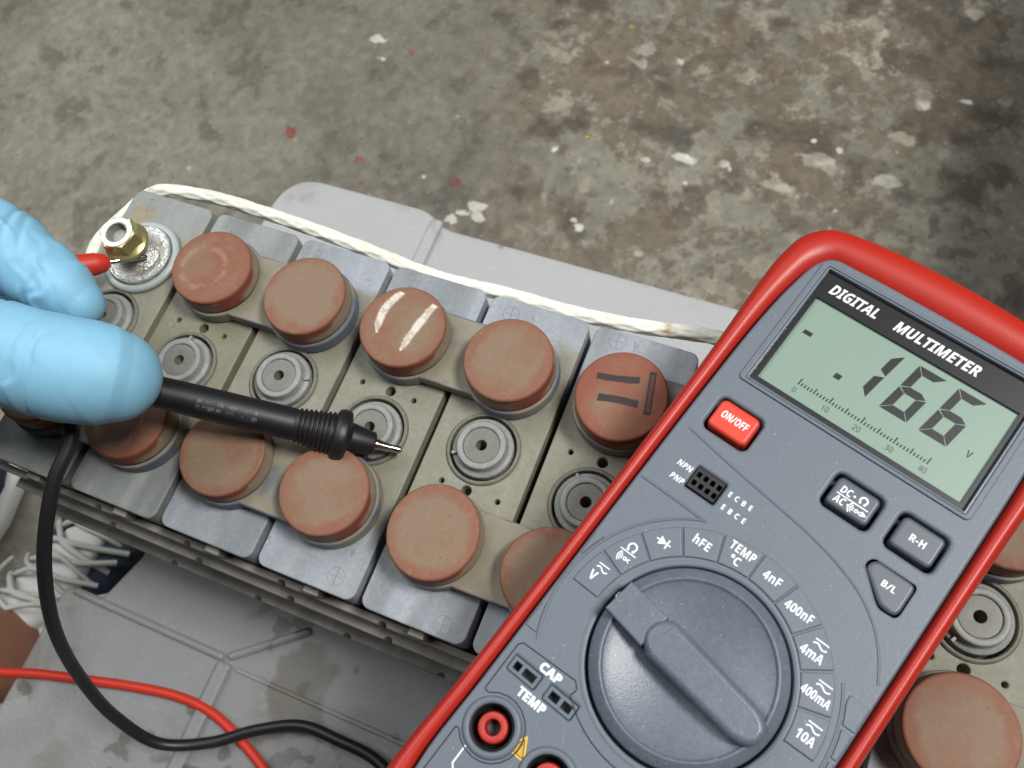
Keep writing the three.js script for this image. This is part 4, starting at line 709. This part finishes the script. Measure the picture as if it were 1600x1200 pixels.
// ------------------------------------------------------------------ foot in a laced sneaker beside the tote
{
  const H = 0.48, ank = V(-0.247, FLOOR, 0.170), fd = V(-0.03, 0, -1).normalize(), fr = V(1, 0, -0.03).normalize();
  const foot = thing('sneaker_foot', 'bare ankle in white sock and navy sneaker with white tongue and laces', 'foot', [ank.x, FLOOR, ank.z]);
  const Pt = (s, w, y) => fd.clone().multiplyScalar(s).addScaledVector(fr, w).setY(y);
  // loft: half widths and heights along the foot, s from heel to toe
  const loft = (rows, M = 28) => { // rows: [s, halfWidth, yBottom, yTop, squareness]
    const pos = [], idx = [];
    rows.forEach(([s, w, yb, yt, q = 0.75]) => { for (let j = 0; j < M; j++) { const a = j / M * Math.PI * 2, cx = Math.cos(a), sy = Math.sin(a); const X2 = Math.sign(cx) * Math.pow(Math.abs(cx), q) * w, Y2 = (yb + yt) / 2 + Math.sign(sy) * Math.pow(Math.abs(sy), q) * (yt - yb) / 2; const v = Pt(s, X2 * (1), Y2); pos.push(v.x, v.y, v.z); } });
    for (let i = 0; i + 1 < rows.length; i++) for (let j = 0; j < M; j++) { const a = i * M + j, b = i * M + (j + 1) % M; idx.push(a, b, a + M, b, b + M, a + M); }
    const n = pos.length / 3; for (const [row, f] of [[0, 1], [rows.length - 1, 0]]) { const c = [0, 0, 0]; for (let j = 0; j < M; j++) for (let k = 0; k < 3; k++) c[k] += pos[(row * M + j) * 3 + k] / M; pos.push(...c); const ci = pos.length / 3 - 1; for (let j = 0; j < M; j++) { const a = row * M + j, b = row * M + (j + 1) % M; f ? idx.push(ci, b, a) : idx.push(ci, a, b); } }
    const g = new THREE.BufferGeometry(); g.setAttribute('position', new THREE.Float32BufferAttribute(pos, 3)); g.setIndex(idx); g.computeVertexNormals(); return planarUV(g, 0, 2, 0, 0, 0.1, 0.1);
  };
  const white = mat({ color: S(206, 208, 204), roughness: 0.8 }), navy = mat({ color: S(44, 54, 72), roughness: 0.75, bumpMap: rep(grainTex, 2), bumpScale: 0.0004 }), skin = mat({ color: S(158, 112, 90), roughness: 0.6 }), lace = mat({ color: S(196, 196, 190), roughness: 0.9 });
  part('sole', loft([[-0.075, 0.012, 0, 0.026, 0.6], [-0.068, 0.030, 0, 0.028, 0.6], [-0.02, 0.036, 0, 0.027, 0.5], [0.06, 0.040, 0, 0.025, 0.5], [0.12, 0.046, 0, 0.025, 0.5], [0.165, 0.040, 0, 0.027, 0.5], [0.192, 0.022, 0.003, 0.028, 0.6], [0.198, 0.008, 0.006, 0.026, 0.6]]), white, foot);
  const shoe = part('upper', loft([[-0.070, 0.014, 0.02, 0.070], [-0.060, 0.028, 0.02, 0.085], [-0.02, 0.034, 0.02, 0.080], [0.03, 0.036, 0.02, 0.088], [0.07, 0.039, 0.02, 0.082], [0.11, 0.043, 0.02, 0.066], [0.15, 0.040, 0.02, 0.052], [0.180, 0.026, 0.02, 0.044], [0.192, 0.010, 0.02, 0.034]]), navy, foot);
  part('collar', loft([[-0.052, 0.020, 0.06, 0.090], [-0.030, 0.036, 0.06, 0.094], [0.010, 0.037, 0.06, 0.100], [0.036, 0.030, 0.06, 0.102]]), white, shoe);
  part('tongue', loft([[0.016, 0.020, 0.085, 0.118], [0.030, 0.025, 0.080, 0.114], [0.06, 0.023, 0.07, 0.096], [0.095, 0.018, 0.06, 0.080], [0.105, 0.010, 0.058, 0.072]]), white, shoe);
  const rl = rng(21);
  for (let k = 0; k < 5; k++) { const s = 0.034 + k * 0.015, y = 0.1125 - k * 0.0088; for (const d of [1, -1]) { const j = () => (rl() - 0.5) * 0.008; part('lace', tube([Pt(s + j(), -0.032 * d, y - 0.016), Pt(s + 0.004 + j(), -0.016 * d, y), Pt(s + 0.008 + j(), j(), y + 0.004), Pt(s + 0.011 + j(), 0.016 * d, y - 0.004), Pt(s + 0.017 + j(), (0.030 + rl() * 0.012) * d, y - 0.021)], 0.0017 + rl() * 0.0010, 24, 6), lace, shoe); } }
  for (const [d, l] of [[1, 0.05], [-1, 0.042]]) { part('lace_end', tube([Pt(0.028, 0, 0.119), Pt(0.036, 0.016 * d, 0.121), Pt(0.045, 0.034 * d, 0.104), Pt(0.06, l * d, 0.085)], 0.0021, 24, 6), lace, shoe); }
  part('sock', along(V(0, 0.075, 0), V(-0.01, 0.20, 0.01), [[0.030, 0], [0.0350, 0.006], [0.0368, 0.018], [0.0366, 0.024], [0.032, 0.026], [0, 0.026]], 36), white, foot);
  part('ankle', along(V(0.002, 0.085, 0.002), V(-0.03, 0.33, 0.05), [[0, 0], [0.0340, 0], [0.0350, 0.02], [0.036, 0.06], [0.043, 0.14], [0.052, 0.24], [0.048, 0.27], [0, 0.28]], 40), skin, foot);
  const other = foot.clone(); other.name = numbered('sneaker_foot'); other.position.x -= 0.165; other.position.z += 0.045; other.userData = { label: 'second sneaker foot, standing farther from the tote than its pair', category: 'foot' }; scene.add(other);
}
renderer.render(scene, camera);
